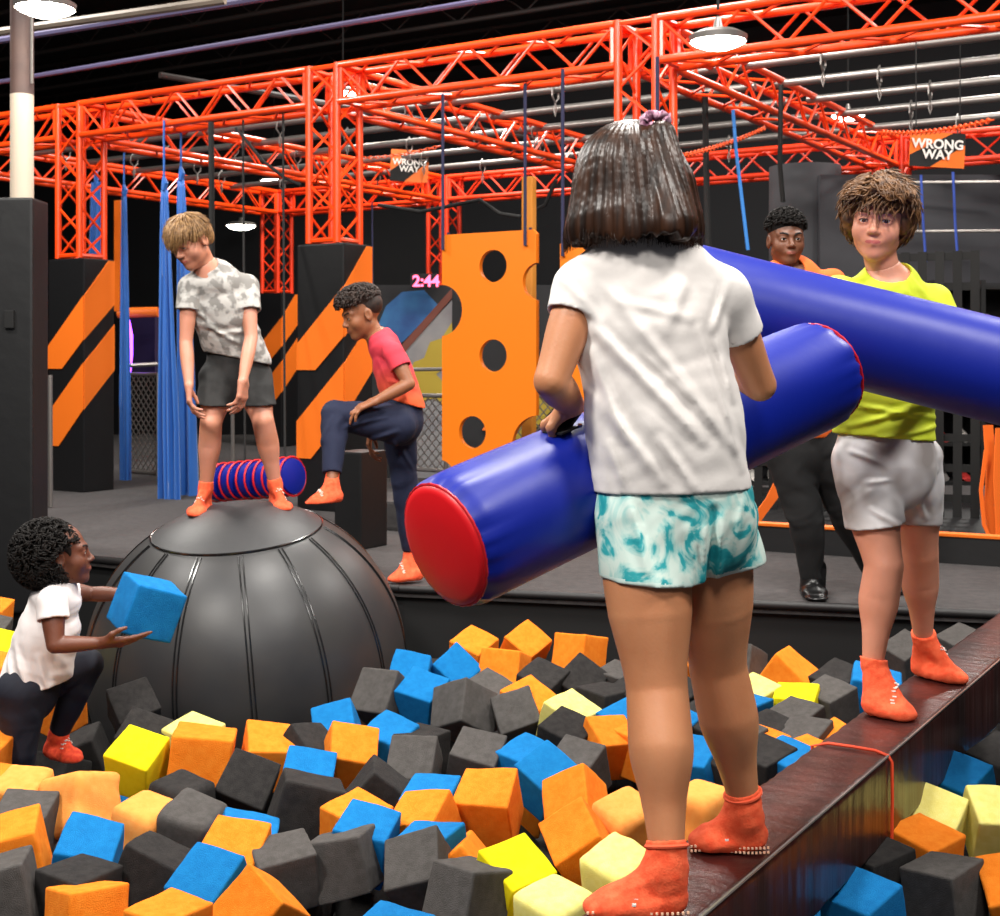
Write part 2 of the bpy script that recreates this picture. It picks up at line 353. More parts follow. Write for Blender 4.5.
# WRONG WAY signs
def text_mesh(name, s, size, R, loc, m, parent, bold=.02):
    cu = bpy.data.curves.new(name, 'FONT'); cu.body = s; cu.size = size; cu.align_x = 'CENTER'; cu.align_y = 'CENTER'; cu.extrude = .004*size*4; cu.offset = bold*size; cu.space_line = .8
    o = bpy.data.objects.new(name, cu); C.objects.link(o); dg = bpy.context.evaluated_depsgraph_get(); me = bpy.data.meshes.new_from_object(o.evaluated_get(dg)); bpy.data.objects.remove(o)
    me.transform(Matrix.Translation(loc) @ R.to_4x4()); me.materials.clear(); me.materials.append(m); me.name = name; return mesh_obj(name, me, parent)
def sign(label, c, w, h_, rot):
    R = Matrix.Rotation(rot, 3, 'Y') @ Matrix.Rotation(PI/2, 3, 'X'); root = thing('warning_sign', label, 'sign', c, 'wrong way signs')
    X = R.col[0]; Y = R.col[1]; Z = R.col[2]
    f = lambda u, v, z=0: c+X*u*w/2+Y*v*h_/2+Z*z
    MB().poly([f(-1, -1), f(1, -1), f(1, 1), f(-1, 1)], Z*.008).build('panel', M['orangeband'] if 'orangeband' in M else M['orangepad'], root)
    MB().poly([f(-1, -1, .008), f(-.25, -1, .008), f(1, .35, .008), f(1, 1, .008), f(.55, 1, .008), f(-1, -.35, .008)], Z*.002).build('black_stripe', M['blackpaint'], root)
    for u in (-.8, .8): MB().tube([f(u, .95, .004), f(u, .95, .004)+UP*max(.05, ZT-c.z-h_*.45-.02)], .004, 5).build('cord', M['ropeblk'], root)
    text_mesh('lettering', 'WRONG\nWAY', w*.225 if w > .35 else w*.235, R, c+Z*.013-Y*h_*.0, M['white'], root, .03)
sign('larger orange and black wrong way sign hanging over the curly boy', P(937, 150, 8.58), .35, .22, math.radians(3))
sign('smaller orange and black wrong way sign hanging from the rear truss', P(409.5, 166, 13.4), .376, .317, math.radians(3))
# orange plastic chain
def chain(label, pts, r=.014):
    mb = MB(); L = [0]; pts = [Vector(p) for p in pts]
    for a, b in zip(pts, pts[1:]): L.append(L[-1]+(b-a).length)
    n = int(L[-1]/(r*2.6)); 
    for i in range(n):
        s = L[-1]*(i+.5)/n; j = max(k for k in range(len(L)-1) if L[k] <= s); t = (s-L[j])/(L[j+1]-L[j]); p = pts[j].lerp(pts[j+1], t); ax = (pts[j+1]-pts[j]).normalized(); sd_ = ax.cross(UP).normalized()
        if i % 2: sd_ = ax.cross(sd_)
        mb.tube([p+ax*r*1.9*math.cos(a)+sd_*r*math.sin(a) for a in np.linspace(0, 2*PI, 11)[:-1]], r*.32, 5, closed=True)
    tag(mb.build('plastic_chain', mat('orange_chain_plastic', '#f0591c', .5), None, True), label, 'chain')
def sag(a, b, s, n=14): return [a.lerp(b, t)-UP*s*4*t*(1-t) for t in np.linspace(0, 1, n)]
chain('orange plastic chain sagging right of the front girl\'s hair', sag(P(672, 158, 7.9), P(765, 128, 9.6), .02))
chain('orange plastic chain running above the larger wrong way sign', sag(P(880, 132, 9.0), P(992, 120, 7.3), .03))
chain('thin orange chain beside the smaller wrong way sign', sag(P(352, 158, 12.6), P(440, 146, 12.2), .03))
# hanging ropes and straps
def rope(name, label, pts, r, m, cat='rope'): tag(MB().tube([P(*p) for p in pts], r, 7).build(name, m, None, True), label, cat)
rope('hanging_rope', 'thick black rope hanging from the front truss by the grey shirt boy', [(211, 122, 9.9), (211.5, 180, 9.9), (212, 262, 9.9)], .022, M['ropeblk'])
rope('safety_cable', 'black cable slanting down to the middle tower lattice', [(236, 128, 9.8), (262, 160, 9.7), (285, 178, 9.6), (301, 185, 9.55)], .012, M['ropeblk'], 'cable')
rope('safety_cable', 'black cable loop sagging above the perforated board', [(378, 205, 12), (420, 212, 11.9), (455, 205, 11.8), (480, 200, 11.7), (500, 214, 11.6), (520, 217, 11.5), (545, 205, 11.4), (556, 180, 11.3)], .018, M['ropeblk'], 'cable')
rope('hanging_rope', 'thick black twisted rope hanging just right of the front girl\'s hair', [(705, 92, 9.2), (707, 200, 9.2), (709, 262, 9.2)], .022, M['ropeblk'])
rope('hanging_strap', 'bright blue strap hanging beside the staff member', [(733, 110, 8.8), (736, 150, 8.8), (742, 200, 8.8), (748, 250, 8.8)], .012, mat('bright_blue_strap', '#2f7fd0', .6), 'strap')
rope('hanging_strap', 'black strap hanging over the staff member\'s head', [(781, 85, 9.6), (780, 165, 9.6), (783, 202, 9.6)], .018, M['webblk'], 'strap')
rope('hanging_rope', 'thin navy rope hanging near the tower left of the clock', [(372, 202, 12.5), (372.5, 250, 12.5), (373, 330, 12.5)], .008, M['ropenavy'])
rope('hanging_rope', 'thin blue rope right of the curly boy\'s head, left one', [(921, 175, 10.2), (923, 220, 10.2), (926, 262, 10.2)], .01, M['ropeblue'])
rope('hanging_rope', 'thin blue rope right of the curly boy\'s head, right one', [(953, 172, 10), (955, 220, 10), (958, 262, 10)], .01, M['ropeblue'])
rope('hanging_rope', 'thin rope hanging beside the tower stripes left of the boy in red', [(283, 112, 9.72), (284, 300, 9.3), (285, 464, 8.9)], .008, M['ropeblk'])
rope('hanging_rope', 'dark rope holding the rolled blue pad at its middle', [(243, 120, 9.95), (244, 300, 9.5), (245, 465, 9.1)], .008, M['ropeblk'])
rope('hanging_rope', 'pale slim pole behind the knees of the boy in grey', [(232, 365, 11), (233, 466, 11)], .016, M['silver'], 'pole')
# rolled blue pad with red webbing
root = thing('rolled_pad', 'row of shiny blue padded rolls with red webbing hanging low behind the boy in grey', 'hanging pad', P(258, 497, 9.4)); A = P(212, 483, 9.15); B = P(297, 476, 8.75); ax = (B-A).normalized()
for i in range(5):
    p = A.lerp(B, i/5+.01); q_ = A.lerp(B, (i+1)/5-.01); MB().tube([p, p.lerp(q_, .12), p.lerp(q_, .5), p.lerp(q_, .88), q_], [.06, .115, .125, .115, .06], 20).build('roll', M['blue'], root, True)
for i in range(5):
    for o_ in (-.25, .25):
        c = A.lerp(B, (i+.5+o_)/5); u = ax.orthogonal().normalized(); v = ax.cross(u)
        MB().tube([c+(u*math.cos(a)+v*math.sin(a))*.128 for a in np.linspace(0, 2*PI, 22)[:-1]], .007, 5, closed=True).build('webbing', M['red'], root, True)
# orange pole, neon, barrier with chain link
tag(MB().box(P(120, 256, 11.9), (.075, .075, .98), RST, .01).build('padded_post', M['orangepad']), 'slim orange padded post beside the left tower lattice', 'post')
tag(MB().box(P(529, 340, 9.6), (.09, .06, 2.32), RST, .01).build('padded_post', mat('ochre_post', '#b9761f', .6)), 'ochre upright post behind the right edge of the perforated board', 'post')
def fence(label, x0, x1, y0, y1, d0, d1, n, cell=.08):
    root = thing('mesh_barrier', label, 'barrier', P((x0+x1)/2, y1, (d0+d1)/2)); a, b = P(x0, y1, d0), P(x1, y1*1.0, d1); b.z = a.z; H = (y1-y0)/F*d0; L = (b-a).length; ax = (b-a).normalized()
    mb = MB(); k = -int(H/cell)
    while k*cell < L:
        for s in (1, -1):
            x_ = k*cell; p0, p1 = (x_, 0), (x_+H, H)
            if s < 0: p0, p1 = (x_+H, 0), (x_, H)
            t0 = 0 if 0 <= p0[0] <= L else ((0-p0[0])/(p1[0]-p0[0]) if (p0[0] < 0) else (L-p0[0])/(p1[0]-p0[0])); t1 = 1 if 0 <= p1[0] <= L else ((L-p0[0])/(p1[0]-p0[0]) if p1[0] > L else (0-p0[0])/(p1[0]-p0[0]))
            if t1-t0 > .02: mb.tube([a+ax*(p0[0]+(p1[0]-p0[0])*t)+UP*H*t for t in (t0, t1)], .006, 3, False)
        k += 1
    mb.build('wire_mesh', M['silver'], root)
    for z in (0, H): MB().tube([a+UP*z, b+UP*z], .018, 7).build('rail', M['silver'], root, True)
    for p in (a, b): MB().tube([Vector((p.x, p.y, 0)), p+UP*H], .018, 7).build('post', M['silver'], root, True)
fence('wire mesh barrier seen between the left tower and the blue silks', 121, 158, 374, 470, 12.6, 12.2, 8)
fence('wire mesh barrier in front of the mural beside the boy in red', 396, 446, 395, 468, 11.0, 10.7, 8)
fence('wire mesh barrier visible through the lower hole of the perforated board', 505, 560, 395, 468, 10.6, 10.3, 8)
tag(MB().tube([P(128, 320, 12.8), P(131, 335, 12.8), P(131, 355, 12.8), P(129, 374, 12.8)], .018, 8).build('neon_tube', emit('violet_neon', '#8a3df0', 9), None, True), 'glowing violet neon tube between the left tower and the blue silk', 'neon light')
tag(MB().tube([P(118, 313, 12.9), P(158, 312, 12.9)], .05, 10).build('padded_rail', M['orangepad'], None, True), 'orange padded horizontal rail above the violet neon tube', 'rail')
tag(MB().tube([P(120, 366, 12.7), P(158, 364, 12.7)], .02, 8).build('guard_rail', M['silver'], None, True), 'thin silver rail under the violet neon tube', 'rail')
tag(MB().box(P(141, 345, 13.6), (.5, .1, .55), RST).build('display_cabinet', mat('dark_violet_panel', '#241a38', .5)), 'dark violet cabinet behind the neon tube', 'cabinet')
tag(MB().box(P(137, 500, 12.6), (.42, .2, .12), RST, .02).build('floor_mat', M['blackpad']), 'low black mat on the floor under the wire mesh left of the silks', 'mat')
# mural panel
root = thing('mural_panel', 'mural board in grey, blue and yellow behind the boy in red', 'mural', P(430, 480, 11.8)); D_ = 11.8
mp = lambda L_, off: [P(x, y, D_-off) for x, y in L_]
MB().poly(mp([(372, 478), (600, 478), (600, 285), (372, 285)], 0), (0, .05, 0)).build('board', mat('mural_black', '#17181b', .7), root)
MB().poly(mp([(395, 478), (452, 478), (452, 300), (395, 362)], .01), (0, .005, 0)).build('grey_field', mat('mural_grey', '#77777b', .7, col2='#8c8a88', nscale=3), root)
MB().poly(mp([(376, 330), (386, 306), (402, 292), (424, 290), (438, 305), (405, 340), (388, 352), (376, 350)], .016), (0, .005, 0)).build('blue_blot', mat('mural_blue', '#1c3f78', .7, col2='#2d6a9e', nscale=3), root)
MB().poly(mp([(396, 362), (452, 298), (452, 288), (390, 358)], .022), (0, .005, 0)).build('brown_edge', mat('mural_brown', '#6e3a2c', .7), root)
MB().poly(mp([(405, 382), (414, 362), (424, 358), (430, 342), (442, 338), (452, 322), (452, 362), (436, 374), (452, 392), (452, 412), (434, 398), (418, 402)], .022), (0, .005, 0)).build('yellow_flame', mat('mural_yellow', '#a8912c', .7), root)
MB().poly(mp([(470, 470), (500, 470), (560, 400), (560, 340)], .022), (0, .005, 0)).build('yellow_slash', MATS['mural_yellow'], root)
MB().poly(mp([(482, 430), (505, 398), (525, 402), (512, 432)], .03), (0, .005, 0)).build('orange_patch', M['orangepad'], root)
MB().poly(mp([(486, 290), (520, 290), (520, 340), (500, 330)], .022), (0, .005, 0)).build('pale_patch', mat('mural_pale', '#8e8f8c', .7), root)
tag(MB().tube([P(392, 370, 11.2), P(450, 369, 11.0)], .016, 7).build('guard_rail', M['silver'], None, True), 'thin silver rail crossing the mural beside the boy in red', 'rail')
# clock
root = thing('digital_clock', 'small digital clock with pink digits on the dark back wall', 'clock', P(425, 281, 11.6)); MB().box(P(424, 281, 11.6), (.235, .05, .125), None, .006).build('case', M['blackpaint'], root)
text_mesh('digits', '2:44', .135, Matrix.Rotation(PI/2, 3, 'X'), P(426, 281.5, 11.565), emit('pink_led', '#ff5f86', 3), root, .03)
# plinth beside the boy in red
tag(MB().box((P(361, 470, 7.6).x, 7.6, .27), (.19, .24, .54), RST, .012).build('padded_plinth', M['blackpad']), 'low black padded plinth under the thigh of the boy in red', 'plinth')
tag(MB().box((P(395, 500, 8.6).x, 8.6, .09), (.55, .5, .18), RST, .02).build('step_block', M['carpet']), 'low grey carpeted step behind the standing leg of the boy in red', 'step')
tag(MB().tube([P(50, 375, 9.6), P(50.5, 507, 9.6)], .018, 8).build('steel_pole', M['silver'], None, True), 'short silver pole in front of the left padded tower', 'pole')
tag(MB().tube([P(6, 395, 8.6), P(7, 524, 8.6)], .022, 8).build('padded_pole', M['orangepad'], None, True), 'thin orange pole at the left picture edge beside the column pad', 'pole')
# raised padded kerb behind the platform walkway, with orange edge
a, b = P(455, 540, 8.3), P(1120, 560, 6.6); a.z = b.z = 0; n_ = Vector((-(b-a).y, (b-a).x, 0)).normalized()
mb = MB(); mb.poly([a, b, b+UP*.14, a+UP*.14], n_*2.2); struct('trim_3', mb, M['blackpad'])
struct('trim_4', MB().tube([a+UP*.15-n_*.0, b+UP*.15-n_*.0], .014, 6), M['orangepad'], True)
# column and panels in the right background
tag(MB().tube([(P(805, 0, 12.6).x, 12.6, .0), (P(805, 0, 12.6).x, 12.6, 2.85)], .33, 40).build('hall_column', mat('grey_column_paint', '#3c3d41', .7, bump=.002, bscale=6), None, True), 'thick round dark grey column behind the staff member', 'column')
tag(MB().box(P(935, 250, 12.2), (2.1, .1, 1.35), None).build('wall_panel', mat('graphite_panel', '#333338', .6, col2='#3d3d42', nscale=2)), 'dark graphite wall panel behind the curly boy\'s head', 'wall panel')
for y, l in ((183, 'pale horizontal rail across the graphite panel, upper one'), (232, 'pale horizontal rail across the graphite panel, lower one')):
    tag(MB().tube([P(872, y, 11.9), P(1010, y-1, 11.7)], .014, 7).build('wall_rail', M['silver'], None, True), l, 'rail')
# cargo net and the shoe rack behind it on the right
root = thing('cargo_net', 'black webbing cargo net with orange edge straps at the right behind the curly boy', 'cargo net', P(900, 545, 7.9))
na, nb_ = P(742, 545, 8.3), P(975, 545, 7.75); na.z = nb_.z = .13
for i in range(15):
    t = i/14; p = na.lerp(nb_, t); zt = 1.68 if t > .6 else .95
    MB().ribbon([p, p+UP*(zt-.13)*.5+n_*.03*math.sin(i*2), p+UP*(zt-.13)], (nb_-na).normalized(), .05, .006).build('strap', M['webblk'], root)
for j in range(9):
    z = .25+j*.175; s = 0 if z < .95 else .6
    MB().ribbon([na.lerp(nb_, t)+UP*(z-.13)+n_*.012 for t in np.linspace(s, 1, 9)], UP, .045, .006).build('cross_strap', M['webblk'], root)
def strap(label, pts, w): tag(MB().ribbon([P(*p) for p in pts], (1, .2, 0), w, .006).build('loose_strap', M['webora']), label, 'strap')
strap('orange strap slanting down left of the staff member\'s legs', [(786, 455, 7.5), (782, 478, 7.5), (772, 498, 7.5), (760, 514, 7.5), (752, 526, 7.5)], .07)
strap('orange strap hanging at the right edge below the long blue log, broad one', [(988, 425, 7.0), (991, 470, 7.0), (989, 505, 7.0), (994, 545, 7.0)], .055)
strap('orange strap hanging at the right edge below the long blue log, outer one', [(1000, 428, 6.9), (998, 480, 6.9), (1001, 545, 6.9)], .05)
strap('narrow orange strap loop beside the broad one at the right edge', [(986, 450, 6.95), (981, 490, 6.95), (984, 525, 6.95), (993, 545, 6.95)], .02)
root = thing('shoe_rack', 'black shoe rack with open shelves behind the cargo net', 'rack', P(905, 530, 9.2)); rx0, rx1 = P(742, 0, 9.3).x, P(1030, 0, 9.3).x
for z in (.2, .47, .74, 1.01, 1.28, 1.55): MB().box(((rx0+rx1)/2, 9.45, z), (rx1-rx0, .34, .025)).build('shelf', M['blackpaint'], root)
for i in range(7): MB().box((rx0+(rx1-rx0)*i/6, 9.45, .9), (.03, .36, 1.4)).build('upright', M['blackpaint'], root)
MB().box(((rx0+rx1)/2, 9.63, .9), (rx1-rx0, .02, 1.4)).build('back_panel', M['wall'], root)
rr = random.Random(4); cols = [('white', '#cfcac4'), ('grey', '#6f6c6a'), ('black', '#1b1b1c'), ('orange', '#d9601c'), ('red', '#a52420'), ('yellow', '#b79b2a')]
SHM = {}
for n_c, cc in cols:
    mb = MB(); pr = [(-.12, .03, .035), (-.10, .085, .036), (-.04, .08, .036), (.02, .055, .038), (.08, .035, .04), (.12, .02, .025)]; rg = []
    for x_, hh_, ww_ in pr: rg.append([mb.bm.verts.new((x_, ww_*math.cos(t_), max(0, hh_*.5+hh_*.5*math.sin(t_)))) for t_ in np.linspace(0, 2*PI, 11)[:-1]])
    for A_, B_ in zip(rg, rg[1:]):
        for k in range(10): mb.bm.faces.new((A_[k], A_[(k+1) % 10], B_[(k+1) % 10], B_[k]))
    mb.bm.faces.new(rg[0]); mb.bm.faces.new(rg[-1]); o = mb.build('shoe', mat('shoe_'+n_c, cc, .6), None, True); SHM[n_c] = o.data; bpy.data.objects.remove(o)
nm_s = ['lowest', 'second', 'third', 'fourth', 'top']; nm_c = ['first', 'second', 'third', 'fourth', 'fifth', 'sixth']
for j, z in enumerate((.2, .47, .74, 1.01, 1.28)):
    for i in range(6):
        for s in (-1, 1):
            if rr.random() < .12: continue
            cn = rr.choice(['white', 'white', 'grey', 'black', 'orange' if z > .7 else 'white', 'red' if z < .5 else 'yellow'])
            o = bpy.data.objects.new('shoe', SHM[cn]); C.objects.link(o); o.location = (rx0+(rx1-rx0)*(i+.5)/6+s*.075, 9.42, z+.0135); o.rotation_euler = (0, 0, -PI/2+rr.uniform(-.15, .15))
            tag(o, '%s %s shoe on the %s rack shelf, %s compartment from the left' % (cn, 'left-side' if s < 0 else 'right-side', nm_s[j], nm_c[i]), 'shoe', 'shoes in the rack')
# ================================================================ balance beam and the two padded logs
BN = E1; bc = lambda Y: Vector(((-1.047+.532*Y)/.847, Y, 0))
a = bc(1.2); b = bc(6.1)
root = thing('balance_beam', 'long dark vinyl padded balance beam the two players stand on', 'balance beam', (a.x, a.y, -.13))
vm = mat('black_vinyl_painted_reflections', '#24100f', .36, bump=.0022, bscale=45, coat=.12, col2='#3c1512', nscale=9, stretch=(1, 1, .1))  # black vinyl with its brown-red reflections painted into the colour
mid = (a+b)/2; L = (b-a).length
mb = MB(); bmesh.ops.create_grid(mb.bm, x_segments=1, y_segments=1, size=.001); mb.bm.clear()
prof = []; hw, hh, rr = .095, .105, .016
for cx_, cz_, a0 in ((hw-rr, hh-rr, 0), (-(hw-rr), hh-rr, 1), (-(hw-rr), -(hh-rr), 2), (hw-rr, -(hh-rr), 3)):
    for i in range(5): th = (a0+i/4)*PI/2; prof.append((cx_+rr*math.cos(th), cz_+rr*math.sin(th)))
rings = []; N = 420
dirn = (b-a).normalized()
for i in range(N+1):
    c = a+dirn*L*i/N+UP*-.025; ring = []
    for (u, z) in prof:
        s = L*i/N; wv = .0012*math.sin(s*95+math.sin(s*17)*2+z*30)*(1 if abs(u) > .085 else .6)+.0009*math.sin(s*41+u*60)
        ring.append(mb.bm.verts.new(c+BN*u*(1+wv*6)+UP*z*(1+wv*4)))
    rings.append(ring)
for A, B in zip(rings, rings[1:]):
    for k in range(len(A)): mb.bm.faces.new((A[k], A[(k+1) % len(A)], B[(k+1) % len(A)], B[k]))
mb.bm.faces.new(rings[0]); mb.bm.faces.new(rings[-1][::-1])
mb.build('cover', vm, root, 'full')
mb = MB(); mb.tube([a+BN*(hw-.003)+UP*.079, b+BN*(hw-.003)+UP*.079], .0035, 6).build('seam_piping', mat('shiny_piping', '#77706e', .2, coat=.6), root, True)
# orange cord round the beam
c = bc(3.36)+UP*-.025; pts = []
for (u, z) in ((-.1, -.1), (-.1, .1), (-.06, .112), (0, .113), (.06, .112), (.092, .104), (.101, .09), (.102, 0), (.101, -.1), (.06, -.111), (-.06, -.111)): pts.append(c+BN*u+UP*z)
tag(MB().tube(pts, .0042, 6, closed=True).build('cord', mat('orange_cord', '#ef4a22', .6), None, True), 'thin orange cord tied around the dark beam by the curly boy\'s toes', 'cord')
def log(label, A, B, r, handle=None, ends=M['red']):
    root = thing('padded_log', label, 'padded log', (A+B)/2); ax = (B-A).normalized(); L = (B-A).length
    u = ax.orthogonal().normalized(); v = ax.cross(u); mb = MB(); n, m_ = 72, 60; rings = []
    for i in range(m_+1):
        t = i/m_; e = min(t, 1-t)*L; rr = r*(1-.10*math.exp(-e/.012)); ring = []
        for k in range(n):
            th = k*2*PI/n; wr = .0035*math.exp(-e/.045)*math.sin(th*17+math.sin(th*5)*2)+.0008*math.sin(th*3+t*8)
            ring.append(mb.bm.verts.new(A+ax*L*t+(u*math.cos(th)+v*math.sin(th))*(rr+wr)))
        rings.append(ring)
    for X, Y in zip(rings, rings[1:]):
        for k in range(n): mb.bm.faces.new((X[k], X[(k+1) % n], Y[(k+1) % n], Y[k]))
    mb.build('cover', M['blue'], root, 'full')
    for c, d in ((A, -ax), (B, ax)):
        MB().lathe([(r*.905, -.004), (r*.90, .004), (r*.8, .009), (r*.4, .014), (0, .015)], c, d, 64).build('end_cap', ends, root, 'full')
        a1 = d.orthogonal().normalized(); b1 = d.cross(a1)
        MB().tube([c+(a1*math.cos(k/80*2*PI)+b1*math.sin(k/80*2*PI))*r*(.915+.006*math.sin(k*2.3)) for k in range(80)], .0032, 6, closed=True).build('piping', mat('red_piping', '#b3141f', .35), root, True)
    return root, ax
LA, LB = P(445, 545, 2.42), P(820, 373, 3.08)
lg, lax = log('blue padded log with red end held under the girl\'s arms', LA, LB, .125)
# handle strap on top near the left hand, white label near the red end
def on_log(t, th, off=0):
    a = lax; up = (UP-a*a.z).normalized(); s = a.cross(up); return LA.lerp(LB, t)+(up*math.cos(th)+s*math.sin(th))*(.125+off)
hp = [on_log(t, .25, o) for t, o in ((.275, .002), (.285, .012), (.31, .03), (.36, .034), (.40, .024), (.425, .008), (.44, .003))]
MB().ribbon(hp, lax.cross(UP), .028, .005).build('handle', M['webblk'], lg)
for t in (.265, .445): MB().ribbon([on_log(t-.02, .25, .003), on_log(t+.02, .25, .003)], lax.cross(UP), .055, .004).build('handle_patch', M['webblk'], lg)
mb = MB(); R_ = [on_log(.055, .95+.0, .0015), on_log(.095, .95, .0015), on_log(.095, 1.2, .0015), on_log(.055, 1.2, .0015)]
R_ = [on_log(t, th, .0015) for t, th in ((.05, -1.05), (.10, -1.05), (.10, -1.3), (.05, -1.3))]
mb.poly(R_, (0, -.0008, .0002)).build('white_tag', M['white'], lg)
log('long blue padded log held across the chest of the curly haired boy', P(655, 285, 3.5), P(1210, 425, 3.28), .130)
# ================================================================ big black ball with flat top panel and seams
BC = Vector((P(248, 0, 5.6).x, 5.6, -.194)); BR = .655
root = thing('ball_obstacle', 'huge black rubber ball with a round top panel that two boys climb', 'ball', (BC.x, BC.y, BC.z-BR))
tilt = Vector((-.05, -.16, 1)).normalized(); mb = MB(); prof = []
for i in range(73):
    a = -PI/2+PI*i/72; prof.append((BR*math.cos(a) if 0 < i < 72 else 0, BR*math.sin(a)))
mb.lathe(prof, BC, tilt, 128); mb.build('shell', mat('black_rubber_ball', '#2c2c2e', .43, bump=.0015, bscale=6, col2='#333232', nscale=5, coat=.0), root, 'full')
u = tilt.orthogonal().normalized(); v = tilt.cross(u)
def bs(lat, lon, r): return BC+(tilt*math.sin(lat)+(u*math.cos(lon)+v*math.sin(lon))*math.cos(lat))*r
capm = mat('black_rubber_panel', '#2a2a2c', .5, bump=.002, bscale=12)
mb = MB(); mb.lathe([(BR*math.cos(a)+.0, BR*math.sin(a)+.006) for a in np.linspace(1.02, 1.565, 14)]+[(0, BR+.006)], BC, tilt, 96); mb.build('top_panel', capm, root, 'full')
sm = mat('black_seam_tape', '#161617', .22, coat=.5)
MB().tube([bs(1.02, k/96*2*PI, BR+.004) for k in range(96)], .0045, 6, closed=True).build('seam', sm, root, True)
for k in range(14):
    lo_ = k/14*2*PI+.1
    for o in (-.012, .012):
        MB().tube([bs(la, lo_+o/max(.3, math.cos(la)), BR+.0015) for la in np.linspace(-.9, 1.0, 30)], .0034, 5).build('seam', sm, root, True)
